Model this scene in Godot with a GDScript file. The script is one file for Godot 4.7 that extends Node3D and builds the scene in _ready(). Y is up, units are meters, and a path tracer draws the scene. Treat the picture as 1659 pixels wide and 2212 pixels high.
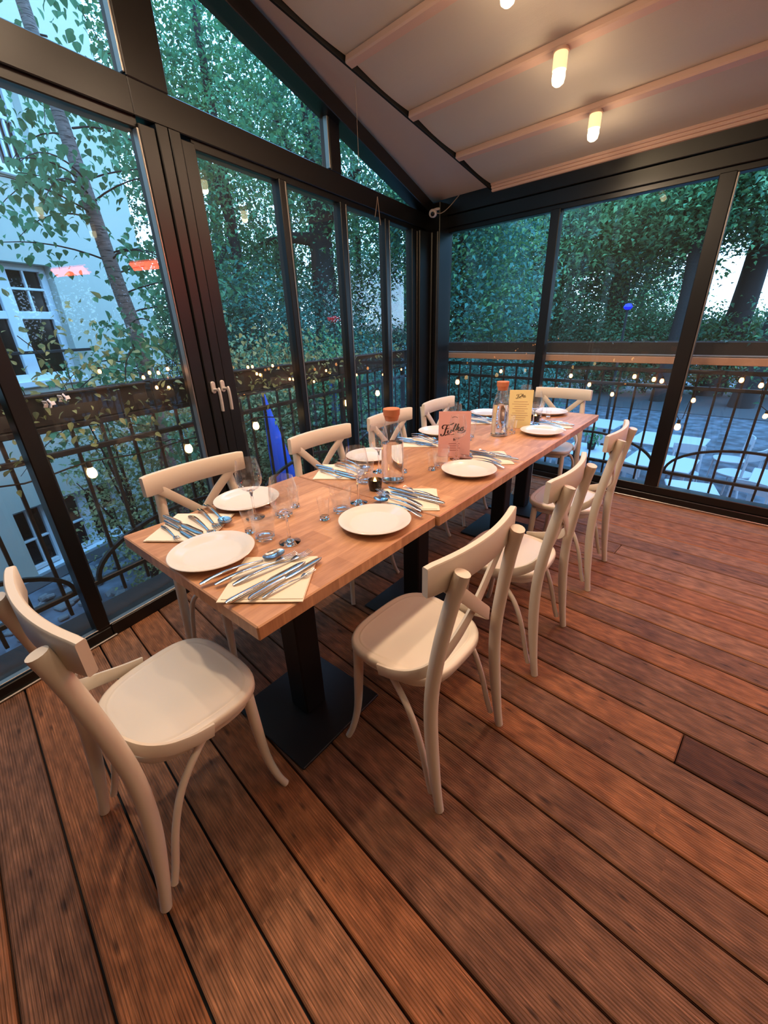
extends Node3D
# A glazed restaurant pavilion at dusk: a long laid table, white cross-back chairs, decking, and the garden outside.

const ORD := ["first", "second", "third", "fourth", "fifth", "sixth", "seventh", "eighth", "ninth", "tenth", "eleventh", "twelfth", "thirteenth", "fourteenth", "fifteenth", "sixteenth", "seventeenth", "eighteenth", "nineteenth", "twentieth", "twenty-first", "twenty-second", "twenty-third"]
const FLOOR_OUT := -1.15
const TOP := 0.755
var M := {}
var taken := {}
var rng := RandomNumberGenerator.new()
var left_frame: Transform3D      # along the left glass wall: x along, y up, z into the room
var far_frame: Transform3D       # along the far glass wall
var roof_frame: Transform3D      # far_frame tilted with the roof: z runs up the slope
const ROOF := 0.2                # slope of the roof
const ROOF_Y := 2.5


func _ready() -> void:
	rng.seed = 7
	frames()
	camera_and_sky()
	materials()
	ceiling()
	lamps()
	floor_and_walls()
	glass_walls()
	outside_ground()
	building()
	tables()
	chairs()
	settings()
	centrepieces()
	wall_fittings()
	railing()
	festoon()
	terrace_furniture()
	birch()
	trees()
	shrubs()


# ------------------------------------------------------------------ camera, sky, frames
func frames() -> void:
	var a := deg_to_rad(-8.5)
	var s := Vector3(sin(a), 0, -cos(a))
	left_frame = Transform3D(Basis(s, Vector3.UP, s.cross(Vector3.UP)), Vector3(-2.19, 0, -0.4))
	var b := deg_to_rad(94.9)
	var u := Vector3(sin(b), 0, -cos(b))
	far_frame = Transform3D(Basis(u, Vector3.UP, u.cross(Vector3.UP)), Vector3(-0.605, 0, -3.983))
	var n := far_frame.basis.z
	var up_slope := (n + Vector3.UP * ROOF).normalized()
	roof_frame = Transform3D(Basis(u, up_slope.cross(u), up_slope), far_frame.origin + Vector3.UP * ROOF_Y)


func camera_and_sky() -> void:
	var cam := Camera3D.new()
	cam.name = "camera"
	cam.fov = 102.68
	cam.near = 0.02
	cam.far = 200.0
	cam.transform = Transform3D(Basis(Vector3(0.773, -0.030, -0.633), Vector3(-0.238, 0.912, -0.334), Vector3(0.588, 0.409, 0.698)).orthonormalized(), Vector3(0, 1.42, 0))
	add_child(cam)
	cam.current = true
	var env := Environment.new()
	env.background_mode = Environment.BG_SKY
	var sky := Sky.new()
	var sm := ProceduralSkyMaterial.new()
	sm.sky_top_color = Color(0.44, 0.67, 0.88)
	sm.sky_horizon_color = Color(0.70, 0.86, 1.0)
	sm.ground_bottom_color = Color(0.15, 0.2, 0.22)
	sm.ground_horizon_color = Color(0.3, 0.4, 0.45)
	sm.sky_energy_multiplier = 2.55
	sky.sky_material = sm
	env.sky = sky
	env.ambient_light_source = Environment.AMBIENT_SOURCE_SKY
	env.tonemap_mode = Environment.TONE_MAPPER_LINEAR
	env.tonemap_exposure = 1.0
	env.sdfgi_enabled = true
	env.ssao_enabled = true
	env.ssil_enabled = true
	var we := WorldEnvironment.new()
	we.name = "environment"
	we.environment = env
	add_child(we)


# ------------------------------------------------------------------ geometry
class Geo:
	var v := PackedVector3Array()
	var n := PackedVector3Array()
	var t := PackedVector2Array()

	func tri(a: Vector3, b: Vector3, c: Vector3, na: Vector3, nb: Vector3, nc: Vector3, ta := Vector2.ZERO, tb := Vector2.ZERO, tc := Vector2.ZERO) -> void:
		var g := (b - a).cross(c - a)
		if g.length_squared() < 1e-16:
			return
		if g.dot(na + nb + nc) > 0.0:
			v.append(a); v.append(c); v.append(b)
			n.append(na); n.append(nc); n.append(nb)
			t.append(ta); t.append(tc); t.append(tb)
		else:
			v.append(a); v.append(b); v.append(c)
			n.append(na); n.append(nb); n.append(nc)
			t.append(ta); t.append(tb); t.append(tc)

	func quad(a: Vector3, b: Vector3, c: Vector3, d: Vector3, m: Vector3, ta := Vector2.ZERO, tb := Vector2.ZERO, tc := Vector2.ZERO, td := Vector2.ZERO) -> void:
		tri(a, b, c, m, m, m, ta, tb, tc)
		tri(a, c, d, m, m, m, ta, tc, td)

	# a box with chamfered edges; uv in metres along the two longest sides of each face
	func box(size: Vector3, at := Vector3.ZERO, bevel := 0.003, basis := Basis.IDENTITY, uv_shift := Vector2.ZERO) -> void:
		var h := size * 0.5
		var e: float = minf(bevel, minf(h.x, minf(h.y, h.z)) * 0.6)
		for axis in 3:
			for s in [-1.0, 1.0]:
				var m := Vector3.ZERO
				m[axis] = s
				var i := (axis + 1) % 3
				var j := (axis + 2) % 3
				var p := []
				var q := []
				for k in [[-1, -1], [1, -1], [1, 1], [-1, 1]]:
					var w := Vector3.ZERO
					w[axis] = s * h[axis]
					w[i] = k[0] * (h[i] - e)
					w[j] = k[1] * (h[j] - e)
					p.append(at + basis * w)
					q.append((Vector2(w.x, w.z) if axis == 1 else Vector2(w.x, w.y) if axis == 2 else Vector2(w.z, w.y)) + uv_shift)
				quad(p[0], p[1], p[2], p[3], basis * m, q[0], q[1], q[2], q[3])
		if e <= 0.0:
			return
		for axis in 3:
			var i := (axis + 1) % 3
			var j := (axis + 2) % 3
			for si in [-1.0, 1.0]:
				for sj in [-1.0, 1.0]:
					var p := []
					for k in [[-1.0, 0], [1.0, 0], [1.0, 1], [-1.0, 1]]:
						var w := Vector3.ZERO
						w[axis] = k[0] * (h[axis] - e)
						w[i] = si * (h[i] - (e if k[1] == 1 else 0.0))
						w[j] = sj * (h[j] - (0.0 if k[1] == 1 else e))
						p.append(at + basis * w)
					var m := Vector3.ZERO
					m[i] = si
					m[j] = sj
					quad(p[0], p[1], p[2], p[3], (basis * m).normalized(), uv_shift, uv_shift, uv_shift, uv_shift)
		for sx in [-1.0, 1.0]:
			for sy in [-1.0, 1.0]:
				for sz in [-1.0, 1.0]:
					var s := Vector3(sx, sy, sz)
					var c := s * h
					var m := (basis * s).normalized()
					tri(at + basis * (c - Vector3(0, sy, sz) * e), at + basis * (c - Vector3(sx, 0, sz) * e), at + basis * (c - Vector3(sx, sy, 0) * e), m, m, m)

	# revolve a profile of (radius, height) about y; joints sharper than about 35 degrees stay hard; out = side of travel that is outward
	func lathe(profile: Array, seg := 24, at := Vector3.ZERO, basis := Basis.IDENTITY, flip := false) -> void:
		var k := profile.size()
		var en := []
		for i in k - 1:
			var d: Vector2 = profile[i + 1] - profile[i]
			var m := Vector2(d.y, -d.x).normalized()
			en.append(-m if flip else m)
		for i in k - 1:
			var n0: Vector2 = en[i]
			var n1: Vector2 = en[i]
			if i > 0 and en[i].dot(en[i - 1]) > 0.8:
				n0 = (en[i] + en[i - 1]).normalized()
			if i < k - 2 and en[i].dot(en[i + 1]) > 0.8:
				n1 = (en[i] + en[i + 1]).normalized()
			for s in seg:
				var a := TAU * s / seg
				var b := TAU * (s + 1) / seg
				var ca := Vector3(cos(a), 0, sin(a))
				var cb := Vector3(cos(b), 0, sin(b))
				var p: Vector2 = profile[i]
				var q: Vector2 = profile[i + 1]
				var pa := at + basis * (ca * p.x + Vector3.UP * p.y)
				var pb := at + basis * (cb * p.x + Vector3.UP * p.y)
				var qa := at + basis * (ca * q.x + Vector3.UP * q.y)
				var qb := at + basis * (cb * q.x + Vector3.UP * q.y)
				var na := basis * (ca * n0.x + Vector3.UP * n0.y)
				var nb := basis * (cb * n0.x + Vector3.UP * n0.y)
				var ma := basis * (ca * n1.x + Vector3.UP * n1.y)
				var mb := basis * (cb * n1.x + Vector3.UP * n1.y)
				tri(pa, pb, qb, na, nb, mb)
				tri(pa, qb, qa, na, mb, ma)

	# sweep a closed section (x across, y up) along points; up = fixed direction for y, or zero for a free tube
	func sweep(pts: Array, section: Array, scales: Array, up := Vector3.ZERO, smooth := true) -> void:
		var k := pts.size()
		var c := section.size()
		var sn := []
		for i in c:
			var d0: Vector2 = section[i] - section[(i + c - 1) % c]
			var d1: Vector2 = section[(i + 1) % c] - section[i]
			sn.append([Vector2(d0.y, -d0.x).normalized(), Vector2(d1.y, -d1.x).normalized()])
		var rings := []
		var bases := []
		var side := Vector3.ZERO
		for i in k:
			var tan: Vector3 = (pts[mini(i + 1, k - 1)] - pts[maxi(i - 1, 0)]).normalized()
			var y: Vector3
			if up != Vector3.ZERO:
				side = up.cross(tan).normalized()
				y = tan.cross(side).normalized()
			else:
				if i == 0:
					side = tan.cross(Vector3(0.31, 0.2, 0.93) if absf(tan.z) < 0.8 else Vector3(0.9, 0.3, 0.1)).normalized()
				side = (side - tan * side.dot(tan)).normalized()
				y = tan.cross(side)
			var f: float = scales[i] if scales.size() > 1 else scales[0]
			var ring := []
			for p in section:
				ring.append(pts[i] + (side * p.x + y * p.y) * f)
			rings.append(ring)
			bases.append([side, y, tan])
		for i in k - 1:
			for j in c:
				var j2 := (j + 1) % c
				var m0: Vector2 = sn[j][1]
				var m1: Vector2 = sn[j2][0]
				if smooth or sn[j][0].dot(sn[j][1]) > 0.75:
					m0 = (sn[j][0] + sn[j][1]).normalized()
				if smooth or sn[j2][0].dot(sn[j2][1]) > 0.75:
					m1 = (sn[j2][0] + sn[j2][1]).normalized()
				var b0: Array = bases[i]
				var b1: Array = bases[i + 1]
				var na: Vector3 = b0[0] * m0.x + b0[1] * m0.y
				var nb: Vector3 = b0[0] * m1.x + b0[1] * m1.y
				var nc: Vector3 = b1[0] * m1.x + b1[1] * m1.y
				var nd: Vector3 = b1[0] * m0.x + b1[1] * m0.y
				tri(rings[i][j], rings[i][j2], rings[i + 1][j2], na, nb, nc)
				tri(rings[i][j], rings[i + 1][j2], rings[i + 1][j], na, nc, nd)
		for e in [0, k - 1]:
			var m: Vector3 = bases[e][2] * (-1.0 if e == 0 else 1.0)
			var mid := Vector3.ZERO
			for p in rings[e]:
				mid += p
			mid /= c
			for j in c:
				tri(mid, rings[e][j], rings[e][(j + 1) % c], m, m, m)

	func tube(pts: Array, radii: Array, seg := 8) -> void:
		var sec := []
		for i in seg:
			sec.append(Vector2(cos(TAU * i / seg), sin(TAU * i / seg)))
		sweep(pts, sec, radii)

	# a slab from a convex outline in xz: rounded top edge, flat underside
	func slab(outline: Array, y0: float, y1: float, r: float, dish := 0.0) -> void:
		var mid := Vector2.ZERO
		for p in outline:
			mid += p
		mid /= outline.size()
		var rows := [[0.0, y0, -1.0, -0.6]]
		rows = [[r * 0.6, y0, 0.35, -0.93], [0.0, y0 + r * 0.6, 0.93, -0.35], [0.0, y1 - r, 1.0, 0.1], [r * 0.3, y1 - r * 0.3, 0.7, 0.7], [r, y1, 0.1, 1.0]]
		if dish > 0.0:
			rows.append([r + 0.014, y1, 0.0, 1.0])
			rows.append([r + 0.016, y1 - dish, 0.3, 0.95])
			rows.append([r + 0.02, y1 - dish, 0.0, 1.0])
			rows.append([r + 0.022, y1 - 0.0005, -0.2, 1.0])
			rows.append([r + 0.03, y1, 0.0, 1.0])
		var c := outline.size()
		var ring := []
		var nor := []
		for row in rows:
			var a := []
			var b := []
			for i in c:
				var p: Vector2 = outline[i]
				var tan: Vector2 = (outline[(i + 1) % c] - outline[(i + c - 1) % c]).normalized()
				var o := Vector2(tan.y, -tan.x)
				if o.dot(p - mid) < 0.0:
					o = -o
				var q: Vector2 = p - o * row[0]
				a.append(Vector3(q.x, row[1], q.y))
				b.append(Vector3(o.x * row[2], row[3], o.y * row[2]).normalized())
			ring.append(a)
			nor.append(b)
		for k in rows.size() - 1:
			for i in c:
				var j := (i + 1) % c
				tri(ring[k][i], ring[k][j], ring[k + 1][j], nor[k][i], nor[k][j], nor[k + 1][j])
				tri(ring[k][i], ring[k + 1][j], ring[k + 1][i], nor[k][i], nor[k + 1][j], nor[k + 1][i])
		var last: int = rows.size() - 1
		for i in c:
			var j := (i + 1) % c
			tri(Vector3(mid.x, rows[last][1], mid.y), ring[last][i], ring[last][j], Vector3.UP, Vector3.UP, Vector3.UP)
			tri(Vector3(mid.x, y0, mid.y), ring[0][i], ring[0][j], Vector3.DOWN, Vector3.DOWN, Vector3.DOWN)

	func mesh() -> ArrayMesh:
		var a := []
		a.resize(Mesh.ARRAY_MAX)
		a[Mesh.ARRAY_VERTEX] = v
		a[Mesh.ARRAY_NORMAL] = n
		a[Mesh.ARRAY_TEX_UV] = t
		var m := ArrayMesh.new()
		m.add_surface_from_arrays(Mesh.PRIMITIVE_TRIANGLES, a)
		return m


func boxed(size: Vector3, bevel := 0.003, at := Vector3.ZERO) -> ArrayMesh:
	var g := Geo.new()
	g.box(size, at, bevel)
	return g.mesh()


func numbered(called: String) -> String:
	var k: int = taken.get(called, 0)
	taken[called] = k + 1
	return called if k == 0 else "%s_%03d" % [called, k]


func tag(o: Node3D, label: String, category: String, group := "") -> Node3D:
	if label:
		o.set_meta("label", label)
	if category:
		o.set_meta("category", category)
	if group:
		o.set_meta("group", group)
	return o


func thing(called: String, label: String, category: String, at := Transform3D.IDENTITY, group := "") -> Node3D:
	var o := Node3D.new()
	o.name = numbered(called)
	add_child(o)
	o.transform = at
	return tag(o, label, category, group)


func part(called: String, mesh: Mesh, m: Material, parent: Node, at := Transform3D.IDENTITY) -> MeshInstance3D:
	var o := MeshInstance3D.new()
	o.name = numbered(called) if parent == self else called
	o.mesh = mesh
	o.material_override = m
	o.transform = at
	parent.add_child(o, true)
	return o


func setting_node(called: String, at: Transform3D, label: String) -> Node3D:
	var o := Node3D.new()
	o.name = numbered(called)
	add_child(o)
	o.transform = at
	o.set_meta("kind", "structure")
	o.set_meta("label", label)
	return o


func dup(o: Node3D, at: Transform3D, label := "", group := "") -> Node3D:
	var c: Node3D = o.duplicate()
	c.name = numbered(str(o.name))
	add_child(c)
	c.transform = at
	if label:
		c.set_meta("label", label)
	if group:
		c.set_meta("group", group)
	return c


func place(x: float, y: float, z: float, deg := 0.0) -> Transform3D:
	return Transform3D(Basis(Vector3.UP, deg_to_rad(deg)), Vector3(x, y, z))


func shift(x: float, y: float, z: float) -> Transform3D:
	return Transform3D(Basis.IDENTITY, Vector3(x, y, z))


# ------------------------------------------------------------------ materials
func mat(called: String, c: Color, rough := 0.6, metal := 0.0) -> StandardMaterial3D:
	var m := StandardMaterial3D.new()
	m.resource_name = called
	m.albedo_color = c
	m.roughness = rough
	m.metallic = metal
	M[called] = m
	return m


func texture(w: int, h: int, f: Callable) -> ImageTexture:
	var b := PackedByteArray()
	b.resize(w * h * 3)
	for y in h:
		for x in w:
			var c: Color = f.call(x, y)
			var i := (y * w + x) * 3
			b[i] = clampi(int(c.r * 255.0), 0, 255)
			b[i + 1] = clampi(int(c.g * 255.0), 0, 255)
			b[i + 2] = clampi(int(c.b * 255.0), 0, 255)
	return ImageTexture.create_from_image(Image.create_from_data(w, h, false, Image.FORMAT_RGB8, b))


func noise(s: int, f: float, octaves := 3) -> FastNoiseLite:
	var n := FastNoiseLite.new()
	n.seed = s
	n.noise_type = FastNoiseLite.TYPE_SIMPLEX_SMOOTH
	n.frequency = f
	n.fractal_octaves = octaves
	return n


func materials() -> void:
	mat("paint", Color(0.86, 0.81, 0.74), 0.42)
	mat("black_metal", Color(0.06, 0.058, 0.06), 0.5, 0.1)
	mat("frame", Color(0.045, 0.04, 0.038), 0.36, 0.0)
	mat("seal", Color(0.02, 0.02, 0.02), 0.7)
	mat("silver", Color(0.62, 0.6, 0.58), 0.35, 0.9)
	mat("handle", Color(0.8, 0.76, 0.74), 0.4, 0.35)
	mat("steel", Color(0.82, 0.82, 0.84), 0.14, 1.0)
	mat("plate", Color(0.88, 0.85, 0.82), 0.16)
	mat("napkin", Color(0.91, 0.86, 0.77), 0.9)
	mat("cork", Color(0.76, 0.46, 0.32), 0.85)
	mat("base", Color(0.06, 0.065, 0.075), 0.5, 0.2)
	mat("fabric", Color(0.80, 0.76, 0.72), 0.95)
	mat("bar", Color(0.84, 0.70, 0.64), 0.55)
	mat("strip", Color(0.80, 0.74, 0.70), 0.8)
	mat("room_wall", Color(0.34, 0.26, 0.2), 0.8)
	mat("facade", Color(0.74, 0.75, 0.70), 0.9)
	mat("plinth", Color(0.45, 0.47, 0.48), 0.9)
	mat("white_frame", Color(0.85, 0.88, 0.9), 0.5)
	mat("pane_dark", Color(0.03, 0.04, 0.045), 0.08)
	mat("trough", Color(0.10, 0.075, 0.06), 0.7)
	mat("beige_board", Color(0.66, 0.5, 0.38), 0.7)
	mat("terrace_white", Color(0.7, 0.71, 0.74), 0.5)
	mat("petal", Color(0.9, 0.86, 0.84), 0.8)
	mat("red_petal", Color(0.75, 0.06, 0.07), 0.8)
	mat("pink_card", Color(0.90, 0.66, 0.63), 0.85)
	mat("cream_card", Color(0.9, 0.82, 0.58), 0.85)
	mat("ink", Color(0.16, 0.07, 0.06), 0.8)
	mat("faint_ink", Color(0.62, 0.36, 0.34), 0.85)
	mat("wax", Color(0.9, 0.86, 0.78), 0.6)
	mat("holder", Color(0.035, 0.028, 0.03), 0.25)
	mat("camera_white", Color(0.85, 0.8, 0.78), 0.4)
	mat("cord", Color(0.62, 0.55, 0.5), 0.8)
	mat("blue_cloth", Color(0.14, 0.36, 0.85), 0.8)
	mat("bark_birch", Color(0.42, 0.38, 0.36), 0.9)
	mat("bark_dark", Color(0.16, 0.15, 0.15), 0.95)
	mat("earth", Color(0.13, 0.1, 0.08), 0.95)
	var greens := [Color(0.257, 0.401, 0.298), Color(0.293, 0.482, 0.336), Color(0.231, 0.420, 0.367), Color(0.357, 0.503, 0.315), Color(0.498, 0.552, 0.389), Color(0.200, 0.260, 0.200)]
	for i in greens.size():
		var m := mat("leaf%d" % i, greens[i], 0.7)
		m.metallic_specular = 0.3
		m.backlight_enabled = true
		m.backlight = greens[i] * 0.9
		m.cull_mode = BaseMaterial3D.CULL_DISABLED
	var g := mat("glass", Color(1, 1, 1, 0.015), 0.0)
	g.transparency = BaseMaterial3D.TRANSPARENCY_ALPHA
	g = mat("window_glass", Color(0.95, 1, 1, 0.015), 0.0)
	g.transparency = BaseMaterial3D.TRANSPARENCY_ALPHA
	g = mat("thick_glass", Color(0.92, 0.96, 1.0, 0.09), 0.0)
	g.transparency = BaseMaterial3D.TRANSPARENCY_ALPHA
	g = mat("solid_glass", Color(1, 1, 1, 0.0), 0.0)
	g.refraction_enabled = true
	g.refraction_scale = 0.05
	g = mat("water", Color(1, 1, 1, 0.0), 0.0)
	g.refraction_enabled = true
	g.refraction_scale = 0.033
	glow("bulb", Color(1.0, 0.80, 0.50), 9.0)
	glow("small_bulb", Color(1.0, 0.66, 0.38), 9.0)
	glow("lamp_glow", Color(1.0, 0.92, 0.72), 7.0)
	glow("lamp_body", Color(1.0, 0.88, 0.66), 1.0)
	glow("heater_glow", Color(1.0, 0.16, 0.07), 9.0)
	glow("flame", Color(1.0, 0.75, 0.4), 12.0)
	glow("blue_glow", Color(0.05, 0.1, 1.0), 1.6)
	# wood of the table: long staves with fine grain
	var n1 := noise(3, 0.012, 4)
	var n2 := noise(4, 0.05, 3)
	var stave := []
	for i in 64:
		stave.append(rng.randf_range(-1, 1))
	var wood := func(x: int, y: int) -> Color:
		var k := y / 40
		var seg := int((x + k * 389) / 420.0)
		var tone: float = stave[(k * 7 + seg * 3) % 64]
		var grain := n1.get_noise_2d(x * 0.35, y * 5.0) * 0.6 + n2.get_noise_2d(x * 0.3, y * 7.0) * 0.35
		var d := 0.06 * tone + 0.13 * grain
		return Color(0.75 + d, 0.545 + d * 0.95, 0.39 + d * 0.85)
	var w := mat("table_wood", Color.WHITE, 0.4)
	w.albedo_texture = texture(1024, 320, wood)
	# decking: four boards in one picture, 2.4 m long, with reed grooves as relief
	var d1 := noise(11, 0.006, 4)
	var d2 := noise(12, 0.03, 3)
	var d3 := noise(13, 0.011, 2)
	var knots := []
	for i in 26:
		knots.append(Vector3(rng.randf() * 2048, rng.randf() * 1024, rng.randf_range(7, 17)))
	var knot_map := {}
	var deck := func(x: int, y: int) -> Color:
		var board := y / 256
		var wear := d3.get_noise_2d(x * 0.9, y * 1.4) * 0.5 + d1.get_noise_2d(x * 2.0 + board * 999, y * 3.0) * 0.5
		var streak := d2.get_noise_2d(x * 0.22 + board * 777, y * 9.0)
		var k := 0.9 + 0.3 * wear + 0.22 * streak
		if streak > 0.5:
			k += (streak - 0.5) * 1.6
		for q in knot_map.get(Vector2i(x >> 7, y >> 7), []):
			var r: float = Vector2((x - q.x) * 0.55, y - q.y).length() / q.z
			if r < 1.0:
				k *= 0.5 + 0.5 * r
		return Color(0.61 * k, 0.42 * k, 0.30 * k)
	for q in knots:
		for gx in range(int(q.x - 40) >> 7, (int(q.x + 40) >> 7) + 1):
			for gy in range(int(q.y - 20) >> 7, (int(q.y + 20) >> 7) + 1):
				var key := Vector2i(gx, gy)
				if not knot_map.has(key):
					knot_map[key] = []
				knot_map[key].append(q)
	var m := mat("deck", Color.WHITE, 0.6)
	m.metallic_specular = 0.3
	m.albedo_texture = texture(2048, 1024, deck)
	var groove := func(_x: int, y: int) -> Color:
		var k := 0.5 + 0.5 * sin(TAU * y / 12.8)
		k = pow(k, 0.6)
		return Color(k, k, k)
	m.heightmap_enabled = true
	m.heightmap_texture = texture(4, 1024, groove)
	m.heightmap_scale = 0.22
	for i in 3:
		var c: StandardMaterial3D = m.duplicate()
		c.albedo_color = [Color(0.85, 0.85, 0.88), Color(1.0, 0.93, 0.86), Color(0.62, 0.58, 0.6)][i]
		M["deck%d" % i] = c
	var p1 := noise(21, 0.02, 4)
	var ground := func(x: int, y: int) -> Color:
		var k := 1.0 + 0.5 * p1.get_noise_2d(x, y)
		return Color(0.33 * k, 0.36 * k, 0.40 * k)
	m = mat("paving", Color.WHITE, 0.85)
	m.albedo_texture = texture(256, 256, ground)
	m.uv1_triplanar = true
	m.uv1_world_triplanar = true
	m.uv1_scale = Vector3.ONE * 0.5
	m = mat("road", Color(0.27, 0.29, 0.31), 0.9)
	# bark of the birch: pale with dark bands
	var b1 := noise(31, 0.05, 3)
	var bark := func(x: int, y: int) -> Color:
		var k := b1.get_noise_2d(x * 0.4, y * 2.2)
		return Color(0.56, 0.52, 0.5) * (0.4 if k > 0.3 else 0.9 + 0.3 * k)
	m = M["bark_birch"]
	m.albedo_color = Color.WHITE
	m.albedo_texture = texture(128, 256, bark)
	m.uv1_triplanar = true
	m.uv1_scale = Vector3.ONE * 1.6
	# weave of the roof cloth
	var c1 := noise(41, 0.4, 2)
	var cloth := func(x: int, y: int) -> Color:
		var k := 0.5 + 0.5 * c1.get_noise_2d(x, y)
		return Color(k, k, k)
	m = M["fabric"]
	m.heightmap_enabled = true
	m.heightmap_texture = texture(128, 128, cloth)
	m.heightmap_scale = 0.05
	m.uv1_triplanar = true
	m.uv1_scale = Vector3.ONE * 3.0


func glow(called: String, c: Color, energy: float) -> void:
	var m := mat(called, c, 0.4)
	m.emission_enabled = true
	m.emission = c
	m.emission_energy_multiplier = energy


# ------------------------------------------------------------------ roof
func wall_u(n: float) -> float:      # where the left wall stands, in the far wall's frame
	return -2.16 + 0.238 * n


func prism(outline: Array, y0: float, y1: float) -> ArrayMesh:      # a flat plate from a convex outline in xz
	var g := Geo.new()
	var mid := Vector2.ZERO
	for p in outline:
		mid += p / outline.size()
	for i in outline.size():
		var a: Vector2 = outline[i]
		var b: Vector2 = outline[(i + 1) % outline.size()]
		var o := Vector2((b - a).y, -(b - a).x).normalized()
		if o.dot(a - mid) < 0.0:
			o = -o
		g.quad(Vector3(a.x, y0, a.y), Vector3(b.x, y0, b.y), Vector3(b.x, y1, b.y), Vector3(a.x, y1, a.y), Vector3(o.x, 0, o.y))
		g.tri(Vector3(mid.x, y1, mid.y), Vector3(a.x, y1, a.y), Vector3(b.x, y1, b.y), Vector3.UP, Vector3.UP, Vector3.UP)
		g.tri(Vector3(mid.x, y0, mid.y), Vector3(a.x, y0, a.y), Vector3(b.x, y0, b.y), Vector3.DOWN, Vector3.DOWN, Vector3.DOWN)
	return g.mesh()


func roof_at(u: float, n: float, drop := 0.0) -> Vector3:
	return far_frame * Vector3(u, ROOF_Y + ROOF * n - drop, n)


const BARS := [0.53, 1.09, 1.65, 2.21, 2.77, 3.33, 3.89, 4.45, 5.01, 5.57, 6.13, 6.69]


func ceiling() -> void:
	var c := setting_node("ceiling", roof_frame, "sloping awning roof of grey-beige cloth panels between pink-white cross bars")
	var k := sqrt(1.0 + ROOF * ROOF)
	# cloth panels between the bars, each slightly slack
	var edges := [0.0] + BARS + [7.3]
	for i in edges.size() - 1:
		var z0: float = edges[i] * k
		var z1: float = edges[i + 1] * k
		var g := Geo.new()
		var sec := []
		var rows := 10
		for r in rows + 1:
			var f := float(r) / rows
			sec.append(Vector2(lerpf(z0, z1, f), 0.045 - 0.016 * sin(PI * f)))
		for r in rows:
			var a: Vector2 = sec[r]
			var b: Vector2 = sec[r + 1]
			var m := Vector3(0, -(b.x - a.x), (b.y - a.y)).normalized()
			var ua := maxf(-1.47, wall_u(a.x / k))
			var ub := maxf(-1.47, wall_u(b.x / k))
			g.quad(Vector3(ua, a.y, a.x), Vector3(5.1, a.y, a.x), Vector3(5.1, b.y, b.x), Vector3(ub, b.y, b.x), m)
			g.quad(Vector3(ua, a.y + 0.006, a.x), Vector3(5.1, a.y + 0.006, a.x), Vector3(5.1, b.y + 0.006, b.x), Vector3(ub, b.y + 0.006, b.x), -m)
		part("cloth_panel", g.mesh(), M.fabric, c)
	for n in BARS:
		var u0 := maxf(-1.47, wall_u(n + 0.06) + 0.01)
		part("cross_bar", boxed(Vector3(5.1 - u0, 0.045, 0.062), 0.008), M.bar, c, shift((5.1 + u0) * 0.5, 0.022, n * k + 0.03))
	# guide rail, wedge of fixed ceiling beside it, and the outer skin that keeps daylight out
	part("guide_rail", boxed(Vector3(0.02, 0.05, 2.9), 0.003), M.seal, c, shift(-1.485, 0.036, 1.45))
	part("side_panel", prism([Vector2(-1.49, 0.0), Vector2(-1.49, 2.9), Vector2(wall_u(0) - 0.02, 0.0)], 0.035, 0.055), M.strip, c)
	part("outer_skin", prism([Vector2(wall_u(-0.1) - 0.08, -0.1), Vector2(5.3, -0.1), Vector2(5.3, 7.8), Vector2(wall_u(7.8 / k) - 0.08, 7.8)], 0.12, 0.18), M.room_wall, c)
	# the moulded end bar that runs along the far beam
	var v := Node3D.new()
	v.name = "end_bar"
	c.add_child(v)
	for i in 3:
		part("moulding", boxed(Vector3(6.57, 0.022, 0.03), 0.006), M.bar, v, shift(1.815, 0.035 - 0.018 * i, 0.045 - 0.014 * i))


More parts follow.
